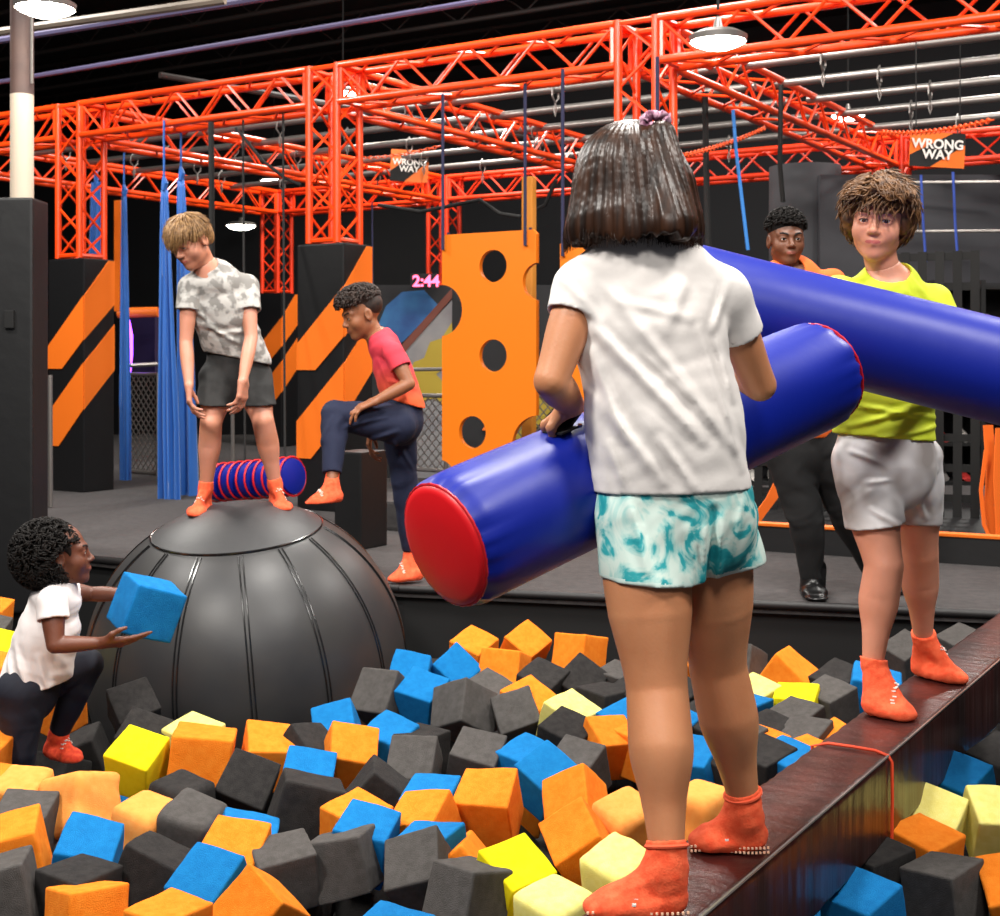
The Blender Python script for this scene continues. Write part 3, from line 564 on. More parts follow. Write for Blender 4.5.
# ================================================================ smooth bodies: a distance field meshed with surface nets
def _v(a): return np.array(a, dtype=np.float32)
class SD:
    def __init__(s, lo, hi, h):
        s.h = h; s.lo = _v(lo); s.n = np.ceil((_v(hi)-s.lo)/h).astype(int)+1
        s.a = np.full(tuple(s.n), 1.0, np.float32)
    def sub(s, lo, hi):
        i0 = np.clip(np.floor((_v(lo)-s.lo)/s.h).astype(int), 0, s.n); i1 = np.clip(np.ceil((_v(hi)-s.lo)/s.h).astype(int)+1, 0, s.n)
        sl = tuple(slice(a, b) for a, b in zip(i0, i1))
        if min(i1-i0) <= 0: return None, None
        ax = [s.lo[k]+np.arange(i0[k], i1[k], dtype=np.float32)*s.h for k in range(3)]
        X = np.stack(np.meshgrid(*ax, indexing='ij'), -1); return sl, X
    def mix(s, sl, d, k, op):
        a = s.a[sl]
        if op == 'add':
            if k > 0: h = np.maximum(k-np.abs(a-d), 0)/k; s.a[sl] = np.minimum(a, d)-h*h*k*.25
            else: s.a[sl] = np.minimum(a, d)
        else:
            if k > 0: h = np.maximum(k-np.abs(a+d), 0)/k; s.a[sl] = np.maximum(a, -d)+h*h*k*.25
            else: s.a[sl] = np.maximum(a, -d)
    def cap(s, p, q, r0, r1=None, k=.02, wide=None, flat=1.0, op='add'):
        p = _v(p); q = _v(q); r1 = r0 if r1 is None else r1; R = max(r0, r1)+k+.012
        sl, X = s.sub(np.minimum(p, q)-R, np.maximum(p, q)+R)
        if sl is None: return s
        ba = q-p; L2 = max(float(ba@ba), 1e-9); w = X-p; t = np.clip((w@ba)/L2, 0, 1); v = w-t[..., None]*ba
        r = r0+(r1-r0)*t
        if wide is not None and flat != 1:
            ax = ba/np.sqrt(L2); wd = _v(wide); wd = wd-ax*(wd@ax); wd /= np.linalg.norm(wd); n = np.cross(ax, wd)
            nv = v@n; l0 = np.linalg.norm(v, axis=-1)+1e-6; v2 = v+nv[..., None]*n*(1/flat-1); l2 = np.linalg.norm(v2, axis=-1)+1e-6
            d = (l2-r)*l0/l2
        else: d = np.linalg.norm(v, axis=-1)-r
        s.mix(sl, d, k, op); return s
    def ell(s, c, rad, R=None, k=.02, op='add'):
        c = _v(c); rad = _v(rad); m = float(max(rad))+k+.012; sl, X = s.sub(c-m, c+m)
        if sl is None: return s
        w = X-c
        if R is not None: w = w@np.array(R, dtype=np.float32)
        k0 = np.linalg.norm(w/rad, axis=-1); k1 = np.linalg.norm(w/rad**2, axis=-1)+1e-6
        s.mix(sl, k0*(k0-1)/k1, k, op); return s
    def cut(s, p, n, lo=None, hi=None, k=0):                # remove the side n points to
        i0 = np.zeros(3, int); i1 = s.n.copy()
        if lo is not None: i0 = np.clip(np.floor((_v(tuple(lo))-s.lo)/s.h).astype(int), 0, s.n)
        if hi is not None: i1 = np.clip(np.ceil((_v(tuple(hi))-s.lo)/s.h).astype(int)+1, 0, s.n)
        if min(i1-i0) <= 0: return s
        n = _v(tuple(n)); n = n/np.linalg.norm(n); ax = [(s.lo[j]+np.arange(i0[j], i1[j], dtype=np.float32)*s.h-float(p[j]))*n[j] for j in range(3)]
        d = -(ax[0][:, None, None]+ax[1][None, :, None]+ax[2][None, None, :])
        s.mix(tuple(slice(a, b) for a, b in zip(i0, i1)), d, k, 'sub'); return s
    def chain(s, pts, rs, k=.02, wide=None, flat=1.0, op='add', n=7):
        """limb: straight bones, radius running smoothly through the joints"""
        pts = [_v(tuple(p)) for p in pts]; rs = list(rs); R = max(rs)+k+.012; A = np.array(pts)
        sl, X = s.sub(A.min(0)-R, A.max(0)+R)
        if sl is None: return s
        L = [0.0]
        for p, q in zip(pts, pts[1:]): L.append(L[-1]+float(np.linalg.norm(q-p)))
        m = len(rs); tg = [(rs[min(i+1, m-1)]-rs[max(i-1, 0)])/max(L[min(i+1, m-1)]-L[max(i-1, 0)], 1e-6) for i in range(m)]
        tg = [0 if 0 < i < m-1 and (rs[i]-rs[i-1])*(rs[i+1]-rs[i]) < 0 else t for i, t in enumerate(tg)]
        D = None
        for i in range(m-1):
            p, q = pts[i], pts[i+1]; ba = q-p; L2 = max(float(ba@ba), 1e-9); ln = L2**.5; w_ = X-p; t = np.clip((w_@ba)/L2, 0, 1); v = w_-t[..., None]*ba
            t2 = t*t; t3 = t2*t; r = (2*t3-3*t2+1)*rs[i]+(t3-2*t2+t)*ln*tg[i]+(-2*t3+3*t2)*rs[i+1]+(t3-t2)*ln*tg[i+1]
            fl = flat[i]+(flat[i+1]-flat[i])*t if isinstance(flat, (list, tuple)) else flat
            if wide is not None:
                ax = ba/ln; wd = _v(tuple(wide)); wd = wd-ax*(wd@ax); wd /= np.linalg.norm(wd); nn = np.cross(ax, wd); nv = v@nn
                l0 = np.linalg.norm(v, axis=-1)+1e-6; l2 = np.linalg.norm(v+(nv*(1/fl-1))[..., None]*nn, axis=-1)+1e-6; d = (l2-r)*l0/l2
            else: d = np.linalg.norm(v, axis=-1)-r
            D = d if D is None else np.minimum(D, d)
        s.mix(sl, D, k, op); return s
    def seed(s, o, off): s.a = np.minimum(s.a, o.a-off); return s
    def surf(s, p, d):
        """walk from p along d until the surface"""
        p = _v(tuple(p)); d = _v(tuple(Vector(d).normalized()))
        for _ in range(160):
            i = np.round((p-s.lo)/s.h).astype(int)
            if (i < 0).any() or (i >= s.n).any(): break
            f = (p-s.lo)/s.h; i0 = np.clip(np.floor(f).astype(int), 0, s.n-2); t = f-i0; c = s.a[i0[0]:i0[0]+2, i0[1]:i0[1]+2, i0[2]:i0[2]+2]
            c = c[0]*(1-t[0])+c[1]*t[0]; c = c[0]*(1-t[1])+c[1]*t[1]; v = c[0]*(1-t[2])+c[1]*t[2]
            if v < 1e-4: break
            p = p+d*max(min(v, .01), .0004)
        return Vector(p.tolist())
    def like(s):
        o = SD.__new__(SD); o.h = s.h; o.lo = s.lo; o.n = s.n; o.a = np.full(tuple(s.n), 1.0, np.float32); return o
    def merge(s, o, k=.02):
        s.mix(tuple(slice(None) for _ in range(3)), o.a, k, 'add'); return s
    def disp(s, fn, band=.03):
        m = np.abs(s.a) < band; idx = np.argwhere(m); X = s.lo+idx.astype(np.float32)*s.h
        s.a[m] += fn(X).astype(np.float32); return s
    def mesh(s, name, mats, paint=(), keep=1, smooth=2):
        a = s.a; h = s.h; ins = a < 0; n = a.shape
        c = np.zeros(tuple(k-1 for k in n), np.uint8)
        for dx in (0, 1):
            for dy in (0, 1):
                for dz in (0, 1): c += ins[dx:n[0]-1+dx, dy:n[1]-1+dy, dz:n[2]-1+dz]
        act = (c > 0) & (c < 8); idx = np.argwhere(act); vid = np.full(act.shape, -1, np.int32); vid[act] = np.arange(len(idx))
        acc = np.zeros((len(idx), 3), np.float32); cnt = np.zeros(len(idx), np.float32)
        I, J, K = idx.T
        cor = [(x, y, z) for x in (0, 1) for y in (0, 1) for z in (0, 1)]
        val = {cc: a[I+cc[0], J+cc[1], K+cc[2]] for cc in cor}
        for ca in cor:
            for axn in range(3):
                if ca[axn]: continue
                cb = list(ca); cb[axn] = 1; cb = tuple(cb); va, vb = val[ca], val[cb]; x = (va < 0) != (vb < 0)
                t = np.where(x, va/np.where(va == vb, 1, va-vb), 0)
                p = np.zeros((len(idx), 3), np.float32)+_v(ca); p[:, axn] += t
                acc[x] += p[x]; cnt[x] += 1
        V = (idx+acc/np.maximum(cnt, 1)[:, None])*h+s.lo
        Fs = []
        for axn in range(3):
            sl0 = [slice(None)]*3; sl1 = [slice(None)]*3; sl0[axn] = slice(0, n[axn]-1); sl1[axn] = slice(1, n[axn])
            A = ins[tuple(sl0)]; B = ins[tuple(sl1)]; e = np.argwhere(A != B)
            o1, o2 = (axn+1) % 3, (axn+2) % 3
            ok = (e[:, o1] > 0) & (e[:, o2] > 0) & (e[:, o1] < n[o1]-1) & (e[:, o2] < n[o2]-1); e = e[ok]
            def q(d1, d2): x = e.copy(); x[:, o1] += d1; x[:, o2] += d2; return vid[x[:, 0], x[:, 1], x[:, 2]]
            quad = np.stack([q(-1, -1), q(0, -1), q(0, 0), q(-1, 0)], 1)
            fl = ~A[e[:, 0], e[:, 1], e[:, 2]]; quad[fl] = quad[fl][:, ::-1]; Fs.append(quad)
        Q = np.concatenate(Fs); Q = Q[(Q >= 0).all(1)]
        if keep and len(Q):                                   # drop crumbs: keep the largest connected pieces
            lab = np.arange(len(V))
            for _ in range(400):
                mn = lab[Q].min(1); new = lab.copy(); np.minimum.at(new, Q.ravel(), np.repeat(mn, 4)); new = new[new]
                if (new == lab).all(): break
                lab = new
            u, cn = np.unique(lab, return_counts=True); good = set(u[np.argsort(-cn)[:keep]]); mk = np.isin(lab, list(good))
            Q = Q[mk[Q].all(1)]; rm = np.cumsum(mk)-1; V = V[mk]; Q = rm[Q]
        # light smoothing
        for _ in range(smooth):
            S = np.zeros_like(V); N = np.zeros(len(V), np.float32)
            for x, y in ((0, 1), (1, 2), (2, 3), (3, 0)):
                np.add.at(S, Q[:, x], V[Q[:, y]]); np.add.at(S, Q[:, y], V[Q[:, x]]); np.add.at(N, Q[:, x], 1); np.add.at(N, Q[:, y], 1)
            V = V*.6+.4*S/np.maximum(N, 1)[:, None]
        me = bpy.data.meshes.new(name); me.vertices.add(len(V)); me.vertices.foreach_set('co', V.ravel().astype(np.float32))
        me.loops.add(len(Q)*4); me.loops.foreach_set('vertex_index', Q.ravel().astype(np.int32))
        me.polygons.add(len(Q)); me.polygons.foreach_set('loop_start', np.arange(0, len(Q)*4, 4, dtype=np.int32)); me.polygons.foreach_set('loop_total', np.full(len(Q), 4, np.int32))
        for m in mats: me.materials.append(m)
        mi = np.zeros(len(Q), np.int32)
        if len(paint):
            fc = V[Q].mean(1)
            for (slot, fn) in paint: mi[fn(fc)] = slot
        me.update(calc_edges=True); me.polygons.foreach_set('material_index', mi); me.polygons.foreach_set('use_smooth', [True]*len(Q)); me.update()
        return me
def folds(amp, f1, f2, seed=0, axis=(0, 0, 1)):
    r = np.random.RandomState(seed); D = r.randn(6, 3); D /= np.linalg.norm(D, axis=1)[:, None]; ph = r.rand(6)*7
    def fn(X):
        wv = np.sin(X@D[0]*f2+ph[0])*1.3+np.sin(X@D[1]*f2*1.7+ph[1])
        a = np.sin(X@D[2]*f1+wv*1.2+ph[2]); b = np.sin(X@D[3]*f1*1.6+wv*1.5+ph[3]); c = np.sin(X@D[4]*f1*.6+wv+ph[4])
        return amp*(.5*a*np.abs(a)+.3*b+.4*c)
    return fn
def ridges(lst, d, side=0):
    """cloth folds: each a ridge (or, with a negative height, a hollow) along a line, given by its ends, width and height"""
    S = [(P(*a, d), P(*b, d), w, h) for a, b, w, h in lst]
    def fn(X):
        o = np.zeros(len(X), np.float32); X2 = X[:, [0, 2]]
        for a, b, w, h in S:
            p = _v((a.x, a.z)); q = _v((b.x, b.z)); ba = q-p; t = np.clip(((X2-p)@ba)/(ba@ba), 0, 1)
            ds = np.linalg.norm(X2-p-t[:, None]*ba, axis=1); env = np.sin(np.clip(t*.9+.05, 0, 1)*PI)**.6
            o -= h*env*(np.exp(-(ds/w)**2)-.45*np.exp(-((ds-1.6*w)/w)**2))
        return o
    return fn
def both(*fs): return lambda X: sum(f(X) for f in fs)
def inell(c, rad, R=None):
    c = _v(c); rad = _v(rad)
    def fn(X):
        w = X-c
        if R is not None: w = w@np.array(R, dtype=np.float32)
        return (np.linalg.norm(w/rad, axis=1) < 1)
    return fn
def hframe(fwd, up=(0, 0, 1)):                              # columns: right, forward, up (right = viewer-independent, the person's right is -x)
    f = Vector(fwd).normalized(); u = Vector(up); u = (u-f*f.dot(u)).normalized(); r = f.cross(u)
    return Matrix((r, f, u)).transposed()
def head_sd(sd, c, R, s, k=.012, open_=.6, child=1, lips=1.0):
    """face and skull in head space (x side, y forward, z up), 0.22 m tall at s = 1"""
    T = lambda x, y, z: tuple(Vector(c)+R@(Vector((x, y, z))*s)); r3 = np.array(R)
    E = lambda x, y, z, a, b, d, kk=k, op='add': sd.ell(T(x, y, z), (a*s, b*s, d*s), r3, kk*s, op)
    K = lambda a, b, r0, r1, kk=k, op='add': sd.cap(T(*a), T(*b), r0*s, r1*s, kk*s, op=op)
    E(0, -.012, .032, .073, .091, .082); E(0, .028, -.028, .0565, .056, .074, .03)
    for sx in (-1, 1):
        K((sx*.042, .0, -.058), (sx*.006, .062, -.088), .017, .0155, .03)
        E(sx*.034, .050, -.030, .026, .026, .026, .025)       # cheek
        K((sx*.012, .080, .020), (sx*.042, .066, .021), .008, .008, .02)   # brow
        E(sx*.031, .090, .002, .019, .014, .013, .012, 'sub')  # socket
        E(sx*.030, .0705, .002, .0165, .0140, .0130, .008)       # closed lids
        E(sx*.030, .0830, .0012-.001*(open_ < .4), .0128, .012, .0016+.0048*open_, .001, 'sub')
        E(sx*.0725, -.006, -.008, .010, .019, .030, .006)          # ear
        E(sx*.083, .002, -.004, .007, .012, .019, .005, 'sub')
    K((0, .079, .010), (0, .0975, -.022), .0068, .009, .012); E(0, .099, -.0265, .0105, .0100, .0085, .008)
    for sx in (-1, 1): E(sx*.0112, .0905, -.0295, .0072, .0095, .0065, .006)
    for sx in (-1, 1): E(sx*.0060, .098, -.0365, .0030, .005, .0028, .002, 'sub')
    E(0, .077, -.054, .022, .012, .014, .02)
    for sx in (-1, 1):
        K((sx*.003, .0880, -.0518), (sx*.0235, .0760, -.0522), .0038*lips, .0016, .008); K((0, .0865, -.0595), (sx*.0215, .0765, -.0535), .0044*lips, .0018, .009)
    for sx in (-1, 1): K((0, .0925, -.0556), (sx*.0195, .0795, -.0528), .0014, .0008, .0015, 'sub')
    return T
def face_parts(body, sd, T, R, s, iris='#4a3320', brow='#3a2618', look=(0, 0), open_=.6, thick=1.0):
    r3 = R; bm_ = mat('brow_'+brow, brow, .8)
    for sx in (-1, 1):
        o = Vector(T(sx*.030, .0705, .002))
        mb = MB(); bmesh.ops.create_uvsphere(mb.bm, u_segments=24, v_segments=16, radius=.0124*s, matrix=Matrix.Translation(o)); mb.build('eye', mat('eye_white', '#d8cfc8', .25), body, 'full')
        dr = (R@Vector((look[0], 1, look[1]))).normalized()
        mb = MB(); mb.lathe([(0, .01275*s), (.0026*s, .01265*s)], o, dr, 14); mb.build('pupil', mat('pupil_black', '#060505', .1), body, 'full')
        mb = MB(); mb.lathe([(.0024*s, .0126*s), (.0060*s, .01135*s), (.0062*s, .0100*s)], o, dr, 18); mb.build('iris', mat('iris_'+iris, iris, .15), body, 'full')
        f = -(R@Vector((0, 1, 0)))
        H = .0016+.0048*open_; z0 = .0012-.001*(open_ < .4)
        pts = [sd.surf(T(sx*.030+u*.0138, .11, z0+H*math.sqrt(max(0, 1-u*u*.93))+.0010), f) for u in (-1, -.6, -.2, .2, .6, 1)]
        MB().tube(pts, [.0004*s, .0009*s, .0012*s, .0012*s, .0011*s, .0006*s], 5).build('lash_line', mat('lash_dark', '#1a110d', .8), body, 'full')
        pts = [sd.surf(T(sx*(.013+.034*t), .12, .0205+.0065*math.sin(t*2.3)), f) for t in (0, .2, .4, .6, .8, 1)]
        MB().ribbon(pts, R@Vector((0, 0, 1)), .0062*s*thick, .0022*s).build('eyebrow', bm_, body, 'full')
def join_head(name, body_me, head_me):
    bm = bmesh.new(); bm.from_mesh(body_me); n = len(bm.faces); bm.from_mesh(head_me); me = bpy.data.meshes.new(name); bm.to_mesh(me); bm.free()
    for m in head_me.materials: me.materials.append(m)
    return me
def hand_sd(sd, w, d, n, thumb, s=1.0, curl=(.5, .6, .65, .7), k=.006, spread=.06, tcurl=.4):
    """palm from wrist w along d; n = direction the palm faces; thumb = +-1 side along d x n"""
    w = Vector(w); d = Vector(d).normalized(); n = Vector(n); n = (n-d*n.dot(d)).normalized(); x = d.cross(n)*thumb
    kn = []
    for i in range(4):
        off = (.027-.018*i)*s; kp = w+d*(.078-.004*abs(i-1)-.003*(i == 3))*s+x*off
        sd.cap(w+x*off*.55+d*.008*s, kp, .0135*s, .0105*s, .012*s); kn.append(kp)
    for i in range(4):
        L = (.040, .044, .041, .032)[i]*s; p = kn[i]; dr = (d+x*(1.5-i)*spread).normalized(); ang = 0
        for j, (l, rr) in enumerate(zip((L, L*.66, L*.55), (.0088, .0078, .0068))):
            ang += curl[i]*(1.0, 1.15, .75)[j]
            q = p+(dr*math.cos(ang)+n*math.sin(ang))*l
            sd.cap(p, q, rr*s, rr*.9*s, k*s if j else .008*s); p = q
    b = w+d*.02*s+x*.022*s; m = b+(d*.55+x*.75+n*.35).normalized()*.034*s; sd.cap(b, m, .0135*s, .0105*s, .014*s)
    q = m+(d*(.9-.3*tcurl)+x*(.45-.6*tcurl)+n*(.3+.5*tcurl)).normalized()*.03*s; sd.cap(m, q, .0098*s, .0085*s, .006*s)
    e = q+(d*(.9)+x*(.2-.9*tcurl)+n*(.2+.5*tcurl)).normalized()*.023*s; sd.cap(q, e, .0085*s, .007*s, .005*s)
def bounds(pts, m):
    A = np.array([list(p) for p in pts]); return A.min(0)-m, A.max(0)+m
def foot_sd(sd, ankle, heel, toe, s=1.0, g=0):
    """foot with flat sole: heel and toe are points on the ground"""
    a, h, t = Vector(ankle), Vector(heel), Vector(toe); ax = (t-h).normalized(); sd_ = ax.cross(UP).normalized(); L = (t-h).length
    H = h+ax*.03*s+UP*.03*s; B = h+ax*(L*.7)+UP*.02*s; T_ = h+ax*(L-.018*s)+UP*.014*s
    sd.cap(H, a, .0285*s, .0285*s, .02)
    sd.cap(H+ax*.01, B, .028*s, .024*s, .025); sd.cap(a+(B-a)*.1, B+UP*.004*s, .027*s, .018*s, .025)
    for u in (-1, -.3, .35, 1):
        sd.cap(h+ax*L*.35+sd_*u*.018*s+UP*.02*s, B+sd_*u*.026*s+UP*-.002*s, .02*s, .018*s, .015)
        sd.cap(B+sd_*u*.026*s, T_+sd_*u*.02*s-ax*abs(u)*.012*s, .018*s, .0125*s, .012)
    c = (h+t)/2; sd.cut((c.x, c.y, h.z), (0, 0, -1), lo=_v(tuple(c))-.25, hi=_v(tuple(c))+_v((.25, .25, .06)), k=.004)
def skin(name, col, col2=None, rough=.48): return mat(name, col, rough, bump=.0004, bscale=160, sss=.12, col2=col2, nscale=9)
# ================================================================ the girl in front, seen from behind on the beam
def girl_front():
    h = .0036; sk = skin('skin_tan', '#c98a62', '#bd7c55')
    q = P
    pel = q(672, 505, 2.5); wst = q(664, 430, 2.49); ch = q(654, 335, 2.48); nb = q(646, 262, 2.5); hd = q(634, 196, 2.52)
    shL, elL, wrL = q(582, 290, 2.47), q(551, 381, 2.42), q(573, 405, 2.53)
    shR, elR, wrR = q(722, 297, 2.52), q(760, 385, 2.60), q(716, 352, 2.82)
    hpL, knL, anL = q(644, 545, 2.48), q(657, 690, 2.44), q(667, 852, 2.36)
    hpR, knR, anR = q(708, 545, 2.56), q(718, 668, 2.62), q(744, 800, 2.66)
    lo, hi = bounds([pel, wst, ch, nb, hd, shL, elL, wrL, shR, elR, wrR, hpL, knL, anL, hpR, knR, anR], .14)
    sd = SD(lo, hi, h); ri = (1, 0, 0)
    sd.cap(nb, hd-UP*.02, .042, .046, .02); sd.ell(hd, (.075, .09, .098)); sd.ell(hd+Vector((0, .04, -.045)), (.055, .055, .065))
    sd.cap(ch, nb-UP*.02, .10, .05, .05, wide=ri, flat=.7); sd.cap(wst, ch, .095, .115, .05, wide=ri, flat=.65); sd.cap(pel, wst, .12, .1, .05, wide=ri, flat=.7)
    sd.cap(nb-UP*.03, shL, .04, .042, .03); sd.cap(nb-UP*.03, shR, .04, .042, .03)
    for a, b, c in ((shL, elL, wrL), (shR, elR, wrR)):
        sd.chain([a, a.lerp(b, .4), b, b.lerp(c, .3), c], [.042, .041, .032, .034, .0225], .014)
    for a, b, c in ((hpL, knL, anL), (hpR, knR, anR)):
        sd.chain([a, a.lerp(b, .45), b-UP*.0, b.lerp(c, .34)-Vector((0, .010, 0)), b.lerp(c, .70), c], [.084, .077, .056, .058, .040, .030], .02)
    # left fist on the handle, right hand round the log
    hand_sd(sd, wrL, (q(548, 424, 2.60)-wrL), (.25, .35, -1), 1, .95, (1.0, 1.05, 1.1, 1.15), tcurl=.9)
    hand_sd(sd, wrR, Vector((-.8, .5, -.25)), Vector((-.2, .2, -1)), -1, 1.0, (.45, .45, .45, .5), tcurl=.3)
    root = thing('person', 'girl seen from behind in white shirt and teal tie-dye shorts, standing on the beam', 'person', q(690, 890, 2.5))
    body = mesh_obj('body', sd.mesh('body', [sk], smooth=5), root)
    # shirt
    sh = mat('white_jersey', '#e9e4e0', .85, bump=.0022, bscale=16, col2='#dcd6d2', nscale=5)
    lo, hi = bounds([pel, nb, shL, shR, ch], .2); g = SD(lo, hi, h)
    g.cap(q(645, 283, 2.49), q(648, 330, 2.48), .115, .132, .04, wide=ri, flat=.62)
    g.cap(q(650, 330, 2.48), q(664, 420, 2.48), .128, .134, .05, wide=ri, flat=.66); g.cap(q(664, 420, 2.48), q(673, 500, 2.49), .134, .147, .05, wide=ri, flat=.72)
    g.cap(q(612, 268, 2.49), shL+UP*-.0, .045, .05, .04); g.cap(q(682, 268, 2.51), shR, .045, .05, .04)
    g.cap(nb-UP*.02, nb-UP*.06, .06, .09, .04, wide=ri, flat=.8)
    slL = shL.lerp(elL, .30); slR = shR.lerp(elR, .42)
    g.disp(both(ridges([((585, 318), (700, 440), .011, .008), ((600, 400), (660, 480), .012, .007), ((592, 350), (625, 440), .009, .006), ((640, 330), (735, 450), .010, .006), ((700, 330), (745, 470), .009, .006), ((720, 340), (735, 400), .008, .006),
        ((560, 275), (600, 320), .008, .005), ((735, 280), (715, 330), .008, .006), ((615, 300), (690, 318), .009, .003), ((660, 440), (690, 485), .009, .006), ((610, 445), (625, 488), .008, .005), ((640, 350), (690, 400), .006, .003),
        ((600, 275), (640, 330), .012, .004), ((690, 270), (665, 330), .012, .004)], 2.4), folds(.0016, 70, 30, 2)))
    g.cut(q(672, 490, 2.48), (.03, 0, -1))
    for sh_, el_, sl_, r_ in ((shL, elL, slL, .045), (shR, elR, slR, .044)):
        g2 = g.like(); g2.cap(sh_+UP*.004, sl_+(sl_-sh_)*.5, .05, .0505, .03); g2.disp(folds(.002, 80, 30, 7)); g2.cut(sl_, sl_-sh_)
        g2.cap(sl_-(sl_-sh_)*.2, sl_+(sl_-sh_)*.5, r_, r_, 0, op='sub'); g.merge(g2, .022)
    g.cap(q(673, 520, 2.49), q(672, 484, 2.49), .141, .139, 0, wide=ri, flat=.68, op='sub')
    g.ell(nb+UP*.012, (.062, .06, .025), op='sub', k=.01)
    mesh_obj('shirt', g.mesh('shirt', [sh]), root)
    hem = MB(); 
    # shorts
    td = bpy.data.materials.new('teal_tie_dye'); td.use_nodes = True; nt = td.node_tree; b = nt.nodes['Principled BSDF']; b.inputs['Roughness'].default_value = .75
    tc = nt.nodes.new('ShaderNodeTexCoord'); n1 = nt.nodes.new('ShaderNodeTexNoise'); n1.inputs['Scale'].default_value = 11; n1.inputs['Detail'].default_value = 6; n1.inputs['Distortion'].default_value = 1.6
    r = nt.nodes.new('ShaderNodeValToRGB'); nt.links.new(tc.outputs['Object'], n1.inputs[0]); nt.links.new(n1.outputs['Fac'], r.inputs[0]); nt.links.new(r.outputs[0], b.inputs['Base Color'])
    cr = r.color_ramp; cr.elements[0].position = .38; cr.elements[0].color = srgb('#0b8d98'); cr.elements[1].position = .66; cr.elements[1].color = srgb('#d3e4dc')
    e = cr.elements.new(.45); e.color = srgb('#2aa3aa'); e = cr.elements.new(.49); e.color = srgb('#9fd0cb'); e = cr.elements.new(.56); e.color = srgb('#cfe3da')
    lo, hi = bounds([pel, knL, knR], .2); g = SD(lo, hi, h)
    g.cap(q(673, 480, 2.49), q(676, 515, 2.5), .138, .15, .03, wide=ri, flat=.72)
    eL = q(652, 590, 2.47); eR = q(722, 574, 2.57)
    g.cap(q(645, 520, 2.48), eL, .088, .097, .02, wide=ri, flat=.95); g.cap(q(708, 520, 2.55), eR, .088, .086, .02, wide=ri, flat=.95)
    g.disp(both(folds(.004, 60, 16, 5), ridges([((705, 505), (706, 640), .009, -.016), ((625, 495), (640, 560), .009, .006), ((735, 500), (725, 560), .009, .006), ((680, 520), (690, 575), .008, .005)], 2.5))); g.cut(q(652, 580, 2.47), (-.06, 0, -1), hi=_v((tuple(q(704, 470, 2.9)))), lo=lo); g.cut(q(722, 567, 2.57), (.12, 0, -1), lo=_v((q(704, 700, 2.3)[0], lo[1], lo[2])), hi=hi)
    g.cut(q(670, 484, 2.49), (0, 0, 1))
    g.cap(eL+(eL-q(645, 520, 2.48))*.5, eL+(q(645, 520, 2.48)-eL)*.45, .084, .084, 0, wide=ri, flat=.9, op='sub'); g.cap(eR+(eR-q(708, 520, 2.55))*.5, eR+(q(708, 520, 2.55)-eR)*.45, .075, .075, 0, wide=ri, flat=.9, op='sub')
    zL = q(652, 575.5, 2.47).z; zR = q(722, 562.5, 2.57).z; xs = q(704, 560, 2.5).x
    rim = lambda X: np.where(X[:, 0] < xs, X[:, 2] < zL+.06*(X[:, 0]-eL.x)*-1, X[:, 2] < zR+.1*(X[:, 0]-eR.x))
    xo = q(607, 500, 2.5).x
    mesh_obj('shorts', g.mesh('shorts', [td, mat('pale_mint_trim', '#cfe6df', .8)], paint=[(1, rim)], keep=2), root)
    # socks
    so = mat('orange_sock', '#f0532c', .9, bump=.0012, bscale=220, col2='#fa6a40', nscale=60)
    for nm, kn, an, heel, toe in (('sock', knL, anL, q(688, 914, 2.36), q(578, 921, 2.36)), ('sock', knR, anR, q(768, 862, 2.67), q(684, 850, 2.68))):
        heel.z = toe.z = .082
        ank = an-UP*.01; lo, hi = bounds([heel, toe, ank+UP*.1], .09); g = SD(lo, hi, .0032)
        foot_sd(g, ank-UP*.015, heel, toe, .98)
        top = kn.lerp(an, .94 if kn is knL else .93); g.cap(ank-UP*.02, top, .0345, .0355, .02)
        g.disp(folds(.0013, 190, 40, 2)); g.cut(top+UP*.004, (top-an)); 
        sock = mesh_obj('sock', g.mesh('sock', [so]), root)
        # raised cuff and printed marks
        axd = (kn-an).normalized()
        mb = MB(); rngc = [top-axd*.006+(axd.orthogonal().normalized()*math.cos(a)+axd.cross(axd.orthogonal().normalized())*math.sin(a))*.0358 for a in np.linspace(0, 2*PI, 28)[:-1]]
        mb.tube(rngc, .0038, 6, closed=True).build('cuff', mat('sock_cuff', '#f2603c', .9), sock, True)
        fax = (toe-heel).normalized(); side = fax.cross(UP).normalized(); cam_side = -side if (-side).y < 0 else side
        mb = MB()
        for i in range(20):
            for j in range(2):
                p = heel+fax*(.004+(toe-heel).length*.95*i/20)+cam_side*(.032+.006*math.sin(i*.35))+UP*(.006+.009*j)
                mb.box(p, (.004, .003, .004))
        mb.build('grip_dots', mat('pale_grip', '#f7c9a8', .7), sock)
        mb = MB(); c = heel+fax*(toe-heel).length*.55+cam_side*.024+UP*.052
        for i in range(5):
            p = heel+fax*(toe-heel).length*.50+cam_side*(.036-.0065*i)+UP*(.030+.0068*i-.0004*i*i)
            mb.box(p+fax*.002*(-1)**i, (.007, .005, .004), frame(fax))
        mb.build('printed_mark', M['white'], sock)
    # hair
    girl_hair(root, q)
    return root
def strands(name, m, root, roots, r, n=3):
    mb = MB()
    for pts, rr in roots: mb.tube(pts, [rr*x for x in np.linspace(1, .35, len(pts))], n, False)
    return mb.build(name, m, root, 'full')
